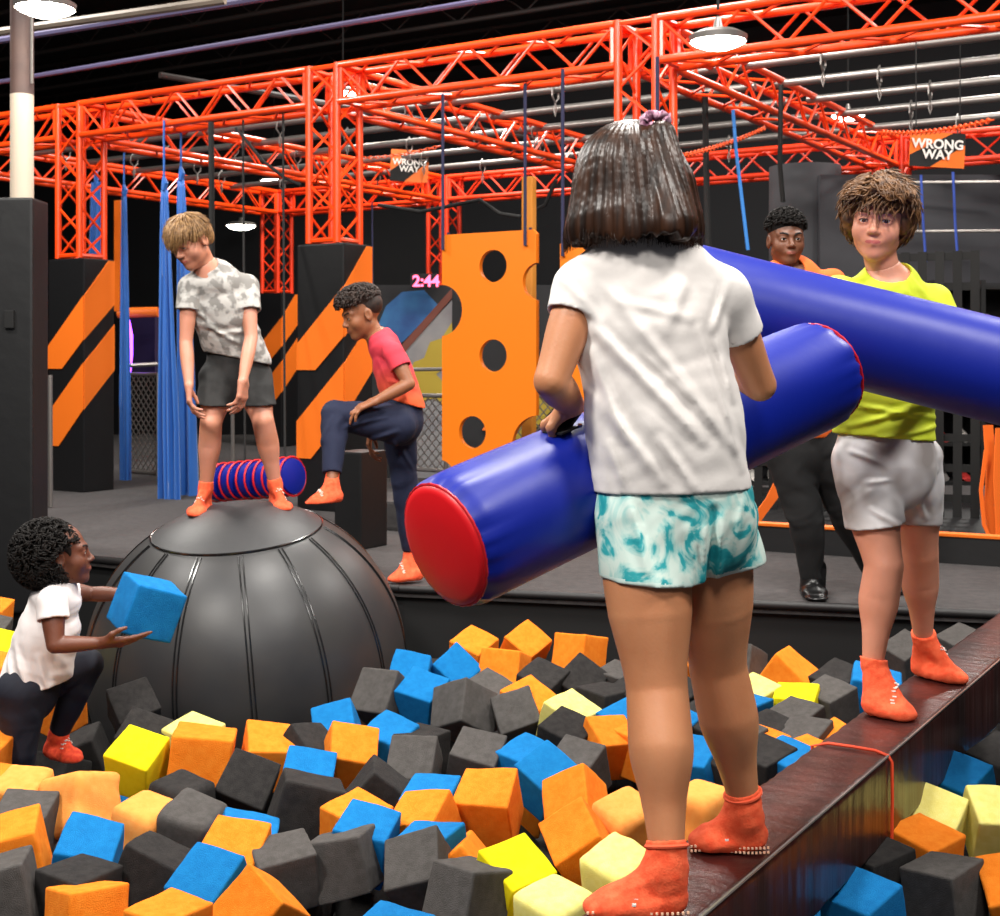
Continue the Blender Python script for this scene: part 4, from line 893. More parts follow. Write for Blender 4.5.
def girl_hair(root, q):
    hm = mat('dark_brown_hair', '#1a0e08', .36, col2='#3d2416', nscale=60, stretch=(1, 1, .05), bump=.0006, bscale=140, spec=.32)
    c = q(634, 190, 2.52); lo, hi = bounds([c], .22); lo[2] = q(0, 262, 2.52).z
    g = SD(lo, hi, .0034)
    g.ell(q(632, 176, 2.52), (.098, .108, .098), k=.02)
    g.cap(q(628, 175, 2.52), q(633, 222, 2.5), .094, .117, .03, wide=(1, 0, 0), flat=.9)
    g.cap(q(600, 190, 2.5), q(594, 233, 2.49), .045, .052, .03); g.cap(q(668, 190, 2.5), q(672, 232, 2.49), .05, .054, .03); g.cap(q(636, 200, 2.47), q(636, 235, 2.45), .06, .06, .03)
    g.ell(q(661, 134, 2.49), (.024, .03, .026), k=.012)
    g.cap(q(662, 134, 2.455), q(672, 222, 2.40), .026, .046, .012, wide=(1, 0, 0), flat=.7)
    cx, cy = c.x, c.y
    def st(X):
        an = np.arctan2(X[:, 0]-cx, -(X[:, 1]-cy)); z = X[:, 2]
        return .0012*np.sin(an*42+np.sin(z*14)*1.5+z*6)+.003*np.sin(an*13+z*9+1)*np.clip((1.42-z)*5, 0, 1)+.0007*np.sin(an*95+z*20)
    g.disp(st)
    X0 = q(600, 243, 2.5)
    g.disp(lambda X: np.where(X[:, 2] < X0.z+.012, .0, 0)); 
    sl, X = g.sub(lo, hi); ang = np.arctan2(X[..., 0]-cx, -(X[..., 1]-cy))
    zb = X0.z+.003*np.sin(ang*23)+.004*np.sin(ang*51+1)+.006*np.sin(ang*7)
    g.a[sl] = np.maximum(g.a[sl], zb-X[..., 2])
    hair = mesh_obj('hair', g.mesh('hair', [hm]), root)
    # loose strands over the surface
    rnd = random.Random(5); R_ = []
    for i in range(900):
        a = rnd.uniform(-1.9, 1.9); top = rnd.uniform(.02, .12); r0 = rnd.uniform(.96, 1.03); pts = []
        zt = 1.43-top; zend = X0.z-rnd.uniform(-.01, .018)
        for j in range(7):
            t = j/6; z = zt+(zend-zt)*t; rad = (.094+.032*min(1, t*1.3))*r0+.002*math.sin(t*5+i); fl = .92
            pts.append(Vector((cx-.003+math.sin(a+.04*math.sin(i+t*3))*rad, cy-math.cos(a)*rad*fl-.008*t, z)))
        R_.append((pts, rnd.uniform(.0006, .0012)))
    strands('hair_strands', hm, hair, R_, 1)
    # scrunchie
    mb = MB(); c = q(655, 121, 2.47); pts = []
    for i in range(26):
        a = i/26*2*PI; rr = .021+.004*math.sin(i*2.6); pts.append(c+Vector((math.cos(a)*rr*1.05, .004*math.sin(i*3), math.sin(a)*rr*.55+.003*math.sin(i*1.9))))
    mb.tube(pts, [.009+.0025*math.sin(i*2.2) for i in range(26)], 8, closed=True)
    mb.build('scrunchie', mat('purple_scrunchie', '#7d4a63', .8, col2='#c79ab0', nscale=70, sharp=.8), hair, 'full')
girl_front()
# ================================================================ the other players
ORS = mat('orange_sock', '#f0532c', .9, bump=.0012, bscale=220, col2='#fa6a40', nscale=60)
LIPP = mat('lip_pink', '#b9625a', .45); LIPB = mat('lip_brown', '#8e4f42', .45)
def sockpair(root, name, m, feet, s=.9, h=.004, mark=True):
    for (kn, an, heel, toe, f) in feet:
        lo, hi = bounds([heel, toe, an+UP*.1], .09); g = SD(lo, hi, h); foot_sd(g, an, heel, toe, s); top = an.lerp(kn, f)
        g.cap(an, top, .0285*s, .0335*s, .02); g.disp(folds(.0012, 170, 40, 2)); g.cut(top, kn-an)
        o = mesh_obj(name, g.mesh(name, [m]), root)
        if not mark: continue
        ax = (toe-heel).normalized(); sd_ = ax.cross(UP).normalized(); L = (toe-heel).length; mb = MB()
        for i in range(9):
            p = heel+ax*(L*.57+.0025*math.sin(i*2.4))+sd_*(.0058*(i-4))*s; p = g.surf(p+UP*.12, -UP); mb.box(p, (.011, .0038, .003), frame(ax))
        mb.build('printed_mark', M['white'], o)
def curls(name, m, parent, c, R, rad, s, n, r=.004, curl=.012, seed=1, long=.035, keep=None, dirf=None, seg=6, out=.3):
    """locks rooted on an ellipsoid scalp"""
    rnd = random.Random(seed); mb = MB(); cnt = 0
    while cnt < n:
        v = Vector((rnd.gauss(0, 1), rnd.gauss(0, 1), rnd.gauss(0, 1))).normalized()
        if keep is not None and not keep(v): continue
        cnt += 1; p = Vector((v.x*rad[0], v.y*rad[1], v.z*rad[2])); nrm = Vector((v.x/rad[0], v.y/rad[1], v.z/rad[2])).normalized()
        g = dirf(v) if dirf else Vector((rnd.gauss(0, .5), rnd.gauss(0, .5), -1))
        dn = (g-nrm*g.dot(nrm)).normalized(); t = nrm.cross(dn); pts = []; ph = rnd.uniform(0, 6.28); L = long*rnd.uniform(.6, 1.3); om = rnd.uniform(4, 7)
        for j in range(seg):
            u = j/(seg-1); q = p+dn*L*u+nrm*(-.35*L*L*u*u/rad[0]*.5+out*curl*math.sin(u*om+ph)+rnd.uniform(0, .001))+t*curl*math.sin(u*om+ph+1.3)
            pts.append(Vector(c)+R@(q*s))
        mb.tube(pts, [r*s*x for x in np.interp(np.linspace(0, 1, seg), [0, .2, .7, 1], [.7, 1.1, .9, .2])], 4, False)
    return mb.build(name, m, parent, 'full')
def human(label, loc, sk, lip, h, head, nb, torso, ri, arms, lg, lr, shirt, bottom, open_=.6, look=(0, 0), iris='#3a2718', brow='#3a2618', lips=1.0, thick=1.0, neck=(.046, .045), chin=.055):
    """one continuous body plus shirt and shorts or trousers; all points in world space"""
    hc, R, s = head; pts = [nb, hc+UP*.1]+[p for p, r, f in torso]
    for a in arms: pts += [a[0], a[1], a[2]]
    for a in lg: pts += list(a)
    lo, hi = bounds(pts, .15); T = SD(lo, hi, h)
    T.chain([p for p, r, f in torso], [r for p, r, f in torso], .02, wide=ri, flat=[f for p, r, f in torso])
    T.cap(torso[0][0].lerp(nb, .5), nb, .055, neck[0], .05)
    for a in arms: T.cap(nb.lerp(a[0], .25)-UP*.02, a[0], .036*s, a[5][0], .035)
    nk = Vector(hc)+R@Vector((0, -.012, -chin))*s
    B = T.like(); B.a = T.a.copy(); B.cap(nb-UP*.03, nk, neck[0], neck[1], .02)
    LF = []
    for (a, b, c) in lg:
        f = T.like(); bk = Vector(lr['back']); cf = b.lerp(c, .35)+bk*.012; r = lr['r']
        f.chain([a, a.lerp(b, .5), b, cf, b.lerp(c, .7)+bk*.004, c], r, .0); LF.append(f); B.merge(f, .02)
    for a in arms:
        sh, el, wr, hd, th, r = a[:6]; B.chain([sh, sh.lerp(el, .45), el, el.lerp(wr, .3), wr], r, .014)
        hand_sd(B, wr, hd[0], hd[1], th, hd[2], hd[3], tcurl=hd[4] if len(hd) > 4 else .4)
    # head at double fineness, seam hidden in the neck
    cutp = nb.lerp(nk, .45); nd = (nk-nb).normalized()
    lo2, hi2 = bounds([hc], .155*s); lo2 = np.minimum(lo2, np.array(tuple(cutp))-.06); H = SD(lo2, hi2, .0021 if h < .0045 else .0026)
    Tf = head_sd(H, hc, R, s, open_=open_, lips=lips); H.cap(nb-UP*.03, nk, neck[0]+.0004, neck[1]+.0004, .02); H.cut(cutp-nd*.004, -nd); B.cut(cutp, nd, lo=cutp-Vector((.2, .2, .12)), hi=cutp+Vector((.2, .2, .25)))
    # only the neck column is cut, so shoulders and arms stay
    root = thing('person', label, 'person', loc)
    body = mesh_obj('body', join_head('body', B.mesh('b', [sk], keep=1), H.mesh('h', [sk, lip], paint=[(1, inell(Tf(0, .084, -.0555), (.0215*s, .014*s, .0072*s*lips), R))], keep=1)), root)
    face_parts(body, H, Tf, R, s, iris, brow, look, open_, thick)
    # shirt
    g = T.like(); tp_ = shirt['torso']; g.chain([p for p, r, f in tp_], [r for p, r, f in tp_], .02, wide=ri, flat=[f for p, r, f in tp_]); g.a = g.a.copy()
    g.seed(T, .007)
    if shirt.get('disp'): g.disp(shirt['disp'])
    g.cut(*shirt['hem'])
    he = shirt['hem']; hp = tp_[-1]
    sl = shirt['sleeve']
    for a, fr in zip(arms, sl['f']):
        sh, el = a[0], a[1]; e = sh.lerp(el, fr); d = (el-sh).normalized(); g2 = T.like(); g2.chain([sh, sh.lerp(e, .5), e+d*.04], [a[5][0]+sl['e'], a[5][0]+sl['e']+.002, a[5][1]+sl['e']+.006], 0)
        g2.disp(folds(.0016, 90, 30, 3)); g2.cut(e, d); g2.cap(e-d*.010, e+d*.06, a[5][1]+sl['e']-.004, a[5][1]+sl['e']-.004, .002, op='sub'); g.merge(g2, .016)
    nl = shirt['neck']; g.ell(nl[0], nl[1], np.array(nl[2]) if len(nl) > 2 else None, k=.004, op='sub')
    so = mesh_obj('shirt', g.mesh('shirt', [shirt['mat']]), root)
    # bottom
    g = T.like(); pv = bottom['pelvis']; g.chain([p for p, r, f in pv], [r for p, r, f in pv], .02, wide=ri, flat=[f for p, r, f in pv]); g.cut(pv[0][0], (0, 0, 1))
    for (a, b, c), f, (frac, r0, r1, nrm) in zip(lg, LF, bottom['legs']):
        g2 = T.like()
        if frac <= 1.0:
            e = a.lerp(b, frac); g2.chain([a, a.lerp(e, .5), e, e+(e-a).normalized()*.03], [r0, (r0+r1)/2, r1, r1+.001], 0); g2.seed(f, .007); d = Vector(nrm) if nrm else (e-a)
            if bottom.get('disp'): g2.disp(bottom['disp'])
            g2.cut(e, d); g2.cap(e-d.normalized()*.012, e+d.normalized()*.08, r1-.016, r1-.016, .002, op='sub')
        else:
            e = b.lerp(c, frac-1); g2.chain([a, a.lerp(b, .5), b, b.lerp(e, .5), e], [r0, r0*.45+r1*.55, r1, r1*.86, r1*.66], 0); g2.seed(f, .006); d = e-b
            if bottom.get('disp'): g2.disp(bottom['disp'])
            g2.cut(e, d, lo=e-Vector((.1,)*3), hi=e+Vector((.1,)*3)); g2.cut(e+d.normalized()*.06, d, lo=e-Vector((.16,)*3), hi=e+Vector((.16,)*3))
        g.merge(g2, .012)
    mesh_obj(bottom['name'], g.mesh(bottom['name'], [bottom['mat']]), root)
    return root, body, Tf, H
TL = lambda hc, R, s: (lambda x, y, z: tuple(Vector(hc)+R@(Vector((x, y, z))*s)))

# ---------------------------------------------------------------- curly haired boy in the yellow shirt
def boy_yellow():
    q = P; D = 3.82; sk = skin('skin_fair', '#d9957a', '#cf8a6e'); R = hframe(Vector((-.40, -1, -.12)), (.1, 0, 1)); hc = q(878, 221, D-.02)
    nb = q(888, 284, D+.03); ri = (1, -.1, 0)
    shL, elL, wrL = q(838, 294, D-.02), q(826, 350, D-.05), q(850, 362, D-.20); shR, elR, wrR = q(934, 302, D+.02), q(958, 362, D-.02), q(925, 384, D-.20)
    ra = (.037, .036, .029, .03, .020); hd = ((-.5, -.75, .35), (.2, -1, -.3), .95, (.3, .35, .35, .4)); hd2 = ((-.8, -.6, .1), (0, -1, .1), .95, (.3, .35, .35, .4))
    L = [(q(862, 460, D), q(884, 566, 3.74), q(873, 660, 3.72)), (q(911, 460, D+.05), q(920, 552, 3.98), q(923, 634, 4.10))]
    pm = mat('pale_marbled_satin', '#f6f4f6', .4, bump=.001, bscale=14, col2='#a39b98', nscale=7, sharp=.2, detail=2)
    root, body, T, H = human('curly haired boy in neon yellow shirt and pale marbled shorts standing on the beam', q(905, 700, 3.85), sk, LIPP, .0042, (hc, R, 1.0), nb,
        [(q(888, 300, D+.02), .10, .62), (q(886, 335, D+.02), .112, .65), (q(884, 400, D), .098, .7), (q(884, 455, D), .11, .75)], ri,
        [(shL, elL, wrL, hd, -1, ra), (shR, elR, wrR, hd2, 1, ra)], L, dict(r=[.080, .072, .053, .055, .038, .029], back=(0, 1, 0)),
        dict(mat=mat('neon_yellow_jersey', '#d3e233', .7, bump=.0008, bscale=60), torso=[(q(888, 298, D+.02), .108, .62), (q(885, 340, D+.02), .134, .64), (q(884, 400, D), .138, .66), (q(884, 450, D), .146, .68)],
             hem=(q(884, 437, D), (-.08, 0, -1)), sleeve=dict(f=(.5, .5), e=.014), neck=(nb+UP*.034+Vector((-.008, -.03, 0)), (.060, .066, .048)),
             disp=both(folds(.003, 55, 20, 11), ridges([((845, 425), (930, 398), .009, .009), ((850, 405), (935, 418), .008, .007), ((870, 437), (935, 425), .008, .008), ((900, 290), (940, 330), .009, .006), ((850, 290), (870, 305), .009, .005), ((905, 275), (925, 300), .007, .004)], D))),
        dict(name='shorts', mat=pm, pelvis=[(q(885, 434, D), .130, .7), (q(885, 465, D), .142, .72)], legs=[(.62, .086, .082, (.15, 0, -1)), (.68, .078, .07, (-.05, 0, -1))],
             disp=both(folds(.004, 50, 22, 4), ridges([((845, 450), (895, 470), .008, .007), ((855, 480), (895, 475), .007, .006), ((900, 470), (930, 520), .008, .007), ((860, 505), (895, 525), .008, .006), ((905, 455), (935, 470), .007, .006)], D))),
        open_=.45, look=(-.05, -.22), iris='#4b2f1c', brow='#6b4527')
    f = []
    for (hp, kn, an), he, to in zip(L, (q(862, 708, 3.70), q(912, 672, 4.16)), (q(920, 728, 3.62), q(970, 690, 4.02))):
        he.z = to.z = .082; f.append((kn, an, he, to, .02))
    sockpair(root, 'sock', ORS, f, 1.0, .0038)
    hm = mat('wavy_brown_hair', '#402816', .55, col2='#744e2a', nscale=45, spec=.4); T = TL(hc, R, 1)
    lo, hi = bounds([hc], .18); g = SD(lo, hi, .004); r3 = np.array(R)
    g.ell(T(0, -.014, .045), (.082, .094, .078), r3); g.ell(T(0, -.04, .0), (.086, .07, .08), r3); g.ell(T(.01, .045, .085), (.058, .045, .030), r3); g.ell(T(-.075, -.01, .01), (.022, .04, .05), r3); g.ell(T(.077, -.012, .005), (.025, .045, .055), r3)
    g.disp(folds(.003, 95, 60, 8)); g.ell(T(0, .09, -.03), (.064, .07, .074), r3, k=.01, op='sub'); g.ell(T(0, -.02, -.12), (.07, .1, .06), r3, k=.01, op='sub')
    hair = mesh_obj('hair', g.mesh('hair', [hm]), root)
    part = lambda v: Vector((v.x*1.2+.25, v.y*.3-.2, -1.0)) if v.z < .45 else Vector((v.x*1.2+.25, v.y*.7+.25, -1.0)) if v.z < .75 else Vector((-.8 if v.x < .25 else .9, .55, -.2))
    curls('curls', hm, hair, T(0, -.015, .03), R, (.100, .110, .107), 1, 1000, .0034, .0105, 4, long=.070, seg=11, dirf=part, keep=lambda v: v.z > -.75 and not (v.y > .22 and v.z < .42))
    curls('curls', hm, hair, T(.0, .03, .062), R, (.094, .082, .062), 1, 220, .0034, .009, 9, long=.045, seg=10, dirf=lambda v: Vector((-1 if v.x < .2 else 1, .35, -.35)), keep=lambda v: v.y > .0 and v.z > .30)
boy_yellow()

# ---------------------------------------------------------------- boy in grey shirt on the ball
def boy_grey():
    q = P; D = 5.55; sk = skin('skin_fair_pink', '#d0917a', '#c58468'); R = hframe(Vector((-.50, -.80, -.55)), (-.1, 0, 1)); hc = q(191, 241, D-.14); s = .93
    nb = q(209, 270, D-.08); ri = (1, .1, 0)
    shL, elL, wrL = q(190, 287, D-.08), q(186, 342, D-.10), q(189, 384, D-.16); shR, elR, wrR = q(247, 286, D-.02), q(251, 338, D-.08), q(243, 380, D-.18)
    ra = (.036, .034, .027, .028, .019)
    L = [(q(220, 378, D+.05), q(211, 423, D-.03), q(206, 487, D+.02)), (q(252, 378, D+.07), q(263, 421, D-.01), q(275, 484, D+.06))]
    cm = mat('grey_camouflage_jersey', '#8a8783', .85, col2='#c0bdb8', nscale=24, sharp=.7, bump=.001, bscale=40, detail=2)
    root, body, T, H = human('boy in grey camouflage shirt and dark shorts standing on the big black ball looking down', q(240, 510, D), sk, LIPP, .0046, (hc, R, s), nb,
        [(q(217, 290, D-.05), .098, .65), (q(223, 315, D-.03), .106, .66), (q(232, 345, D+.02), .092, .7), (q(237, 372, D+.06), .10, .75)], ri,
        [(shL, elL, wrL, ((0, .05, -1), (.8, .2, 0), .95, (.35, .4, .45, .5)), -1, ra), (shR, elR, wrR, ((-.05, .05, -1), (-.8, .3, 0), .95, (.35, .4, .45, .5)), 1, ra)],
        L, dict(r=[.075, .064, .045, .046, .033, .026], back=(0, 1, 0)),
        dict(mat=cm, torso=[(q(217, 286, D-.05), .106, .64), (q(222, 312, D-.03), .126, .66), (q(232, 342, D+.02), .124, .7), (q(239, 362, D+.05), .132, .72)], hem=(q(236, 358, D), (-.2, -.05, -1)), sleeve=dict(f=(.42, .48), e=.012),
             neck=(nb+UP*.03+Vector((-.012, -.04, 0)), (.056, .06, .045)), disp=both(folds(.0035, 55, 24, 21), ridges([((200, 320), (245, 345), .01, .008), ((215, 335), (262, 330), .01, .007), ((190, 300), (220, 330), .01, .007)], D))),
        dict(name='shorts', mat=mat('charcoal_shorts_cloth', '#2c2c2c', .85, col2='#1d1d1d', nscale=18, bump=.001, bscale=30), pelvis=[(q(236, 350, D+.04), .118, .72), (q(237, 375, D+.06), .13, .74)], legs=[(.62, .086, .076, (-.05, 0, -1)), (.65, .084, .070, (.05, 0, -1))], disp=folds(.004, 50, 22, 5)),
        open_=.12, look=(0, -.3), iris='#5b6a70', brow='#9a774b')
    sockpair(root, 'sock', ORS, [(L[0][1], L[0][2], q(207, 512, 5.62), q(192, 518, 5.42), .10), (L[1][1], L[1][2], q(274, 506, 5.68), q(287, 513, 5.50), .10)], .88, .0045)
    hm = mat('sandy_blond_hair', '#6f4f30', .5, col2='#a07a4c', nscale=70, bump=.001, bscale=120); T = TL(hc, R, s)
    r3 = np.array(R); lo, hi = bounds([hc], .17); g = SD(lo, hi, .004)
    g.ell(T(0, -.012, .038), (.077, .094, .076), r3); g.ell(T(0, .052, .064), (.062, .04, .034), r3); g.ell(T(0, -.05, 0), (.070, .056, .065), r3)
    g.ell(T(0, .10, -.03), (.07, .075, .080), r3, k=.008, op='sub'); g.ell(T(0, 0, -.10), (.1, .12, .06), r3, k=.008, op='sub')
    for sx in (-1, 1): g.ell(T(sx*.078, .005, -.02), (.02, .03, .04), r3, k=.006, op='sub')
    hair = mesh_obj('hair', g.mesh('hair', [hm]), root)
    curls('fringe', hm, hair, T(0, -.0, .042), R, (.082, .1, .082), s, 1300, .0022, .0012, 4, long=.060, seg=7, dirf=lambda v: Vector((v.x*.5+.1, v.y+.45, -1.1)), keep=lambda v: v.z > .15 or (v.y < -.2 and v.z > -.4))
boy_grey()

# ---------------------------------------------------------------- boy in red shirt stepping onto the ball
def boy_red():
    q = P; D = 6.2; sk = skin('skin_brown', '#9a6343', '#8c573a'); R = hframe(Vector((-1, -.45, -.38))); hc = q(362, 314, D); s = .98
    nb = q(380, 338, D+.01); ri = (.1, 1, 0)
    shN, elN, wrN = q(393, 352, D-.12), q(409, 384, D-.16), q(376, 401, D-.20); shF, elF, wrF = q(383, 352, D+.12), q(392, 396, D+.18), q(371, 430, D+.10)
    L = [(q(396, 424, D-.06), q(335, 414, D-.16), q(332, 480, D-.28)), (q(398, 420, D+.10), q(404, 478, D+.14), q(411, 556, D+.2))]; ra = (.036, .036, .029, .030, .021)
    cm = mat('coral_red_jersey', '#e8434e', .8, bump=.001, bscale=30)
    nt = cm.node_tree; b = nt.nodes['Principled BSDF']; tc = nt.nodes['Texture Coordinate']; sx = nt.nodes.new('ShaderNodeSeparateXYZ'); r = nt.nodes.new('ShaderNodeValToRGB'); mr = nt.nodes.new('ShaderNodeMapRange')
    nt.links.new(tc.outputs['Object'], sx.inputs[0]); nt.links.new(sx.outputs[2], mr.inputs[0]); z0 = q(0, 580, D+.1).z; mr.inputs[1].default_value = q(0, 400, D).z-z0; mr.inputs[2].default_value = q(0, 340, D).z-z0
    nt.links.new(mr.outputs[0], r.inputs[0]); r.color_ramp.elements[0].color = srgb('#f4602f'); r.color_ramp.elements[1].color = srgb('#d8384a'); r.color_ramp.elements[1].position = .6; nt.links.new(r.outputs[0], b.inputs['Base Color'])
    root, body, T, H = human('boy in coral red shirt and navy trousers stepping up onto the big black ball', q(400, 580, D+.1), sk, LIPB, .0048, (hc, R, s), nb,
        [(q(386, 350, D+.01), .085, .7), (q(392, 368, D+.02), .10, .72), (q(402, 390, D+.03), .088, .78), (q(403, 416, D+.03), .10, .8)], ri,
        [(shN, elN, wrN, ((-.9, -.1, -.35), (0, .2, -1), 1.0, (.25, .3, .35, .4)), -1, ra), (shF, elF, wrF, ((-.15, 0, -1), (1, 0, 0), .98, (.4, .45, .5, .55)), -1, ra)], L,
        dict(r=[.07, .06, .045, .045, .034, .026], back=(.6, .3, 0)),
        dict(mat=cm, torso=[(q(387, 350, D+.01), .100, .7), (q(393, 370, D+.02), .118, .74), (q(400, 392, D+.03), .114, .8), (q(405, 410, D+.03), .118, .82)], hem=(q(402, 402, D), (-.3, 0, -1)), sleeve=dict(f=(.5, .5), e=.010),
             neck=(nb+UP*.03+Vector((-.018, 0, 0)), (.055, .055, .042)), disp=both(folds(.003, 60, 24, 2), ridges([((380, 360), (395, 395), .01, .006), ((390, 380), (415, 388), .009, .006)], D))),
        dict(name='trousers', mat=mat('navy_jersey_trousers', '#141c38', .85, bump=.0012, bscale=40), pelvis=[(q(402, 398, D+.03), .11, .82), (q(402, 420, D+.03), .118, .85)], legs=[(1.9, .098, .064, None), (1.92, .092, .062, None)],
             disp=both(folds(.0035, 60, 22, 5), ridges([((390, 415), (350, 425), .01, .008), ((400, 430), (370, 440), .012, .009), ((395, 440), (412, 470), .01, .008), ((338, 415), (328, 440), .009, .006)], D))),
        open_=.2, look=(0, -.3), iris='#2b1b12', brow='#1c120d', lips=1.15)
    f = [(L[0][1], L[0][2]+UP*-.02, q(343, 502, 5.92), q(303, 508, 5.84), .22), (L[1][1], L[1][2], q(424, 581, 6.38), q(386, 585, 6.3), .08)]
    f[1][2].z = f[1][3].z = .012; sockpair(root, 'sock', ORS, f, .98, .0045)
    hm = mat('black_brown_curls', '#1b110d', .6, col2='#35231a', nscale=60); T = TL(hc, R, s)
    r3 = np.array(R); lo, hi = bounds([hc], .18); g = SD(lo, hi, .0045)
    g.ell(T(0, -.0, .080), (.074, .094, .046), r3); g.ell(T(0, -.03, .035), (.075, .081, .07), r3); g.ell(T(0, .055, .088), (.056, .04, .030), r3)
    g.ell(T(0, .1, -.03), (.075, .075, .078), r3, k=.008, op='sub'); g.cut(T(0, 0, -.01), R@Vector((0, .15, -1)))
    hair = mesh_obj('hair', g.mesh('hair', [hm]), root)
    curls('curls', hm, hair, T(0, .0, .072), R, (.086, .106, .068), s, 620, .0036, .008, 4, long=.024, keep=lambda v: v.z > .0, out=1)
boy_red()

# ---------------------------------------------------------------- young girl in the pit with the blue block
def girl_pit():
    q = P; D = 4.2; sk = skin('skin_dark', '#6f402d', '#633826'); s = .9; R = hframe(Vector((1, .32, .10))); hc = q(61, 555, D)
    nb = q(58, 588, D); ri = (.15, 1, 0)
    shN, elN, wrN = q(52, 602, D-.11), q(55, 645, D-.15), q(100, 643, D-.10); shF, elF, wrF = q(66, 592, D+.11), q(92, 594, D+.17), q(124, 594, D+.12)
    L = [(q(22, 692, D-.06), q(20, 750, D-.06), q(16, 800, D+.02)), (q(36, 684, D+.08), q(88, 664, D+.10), q(58, 734, D+.16))]; ra = (.035, .034, .026, .026, .018)
    root, body, T, H = human('little girl in white top and navy leggings kneeling in the pit with a blue block', q(30, 770, D), sk, LIPB, .0042, (hc, R, s), nb,
        [(q(55, 602, D), .075, .8), (q(50, 625, D), .086, .8), (q(40, 658, D), .08, .85), (q(28, 690, D), .09, .85)], ri,
        [(shN, elN, wrN, ((.9, .25, .0), (.0, .6, 1), .88, (.10, .15, .2, .25), .1), 1, ra), (shF, elF, wrF, ((.95, -.15, .1), (.2, -.5, -1), .88, (.5, .55, .6, .6)), 1, (.033, .031, .024, .025, .017))], L,
        dict(r=[.06, .052, .04, .04, .03, .024], back=(-1, 0, 0)),
        dict(mat=mat('white_cotton_top', '#e4dcda', .85, bump=.0015, bscale=20), torso=[(q(55, 600, D), .082, .82), (q(48, 632, D), .106, .88), (q(40, 665, D), .112, .9), (q(34, 685, D), .12, .92)], hem=(q(42, 686, D), (.25, 0, -1)), sleeve=dict(f=(.42, .3), e=.010),
             neck=(nb+UP*.026, (.048, .05, .034)), disp=both(folds(.004, 60, 26, 12), ridges([((50, 650), (60, 690), .01, .009), ((25, 640), (45, 690), .01, .008), ((60, 610), (75, 650), .01, .006), ((15, 650), (30, 685), .009, .007)], D))),
        dict(name='leggings', mat=mat('navy_leggings', '#0b0f20', .8, bump=.0008, bscale=50), pelvis=[(q(34, 674, D), .098, .85), (q(28, 692, D), .104, .88)], legs=[(1.97, .080, .052, None), (1.95, .072, .05, None)], disp=folds(.0025, 70, 24, 5)),
        open_=.5, iris='#20140e', brow='#150d0a', neck=(.034, .036), lips=1.1)
    mb = MB(); 
    for k in range(3): mb.tube([Vector(q(83+k*1.5, 622+k*7, D-.02))+Vector((.004*math.sin(a*2), -.012*math.cos(a), .008*math.sin(a*3+k))) for a in np.linspace(-1.2, 1.2, 9)], .002, 4)
    rs = mat('red_sock', '#e23a1e', .85, bump=.0015, bscale=120, col2='#ff5a30', nscale=60)
    sockpair(root, 'sock', rs, [(L[1][1], L[1][2], q(46, 756, D+.18), q(82, 764, D+.10), .1)], .85, .004)
    hm = mat('black_curly_hair', '#070505', .75, col2='#15100d', nscale=70, spec=.25); T = TL(hc, R, s)
    r3 = np.array(R); lo, hi = bounds([hc], .2); g = SD(lo, hi, .0045)
    g.ell(T(0, -.045, .018), (.090, .094, .094), r3); g.ell(T(0, -.06, -.03), (.086, .072, .07), r3); g.ell(T(0, .118, -.035), (.09, .064, .088), r3, k=.01, op='sub')
    for sx in (-1, 1): g.ell(T(sx*.085, .006, -.012), (.034, .022, .032), r3, k=.01, op='sub')
    hair = mesh_obj('hair', g.mesh('hair', [hm]), root)
    curls('curls', hm, hair, T(0, -.048, .008), R, (.108, .116, .118), s, 1700, .0032, .009, 4, long=.026, keep=lambda v: v.y < .93 and not (v.z < .34 and v.y > .58) and not (abs(v.x) > .6 and v.y > .3 and v.z < .2), out=1.2, dirf=lambda v: Vector((v.x*.5+math.sin(v.z*40), math.sin(v.x*50), -.6)))
girl_pit()
HELD_C = P(146, 617, 4.24)

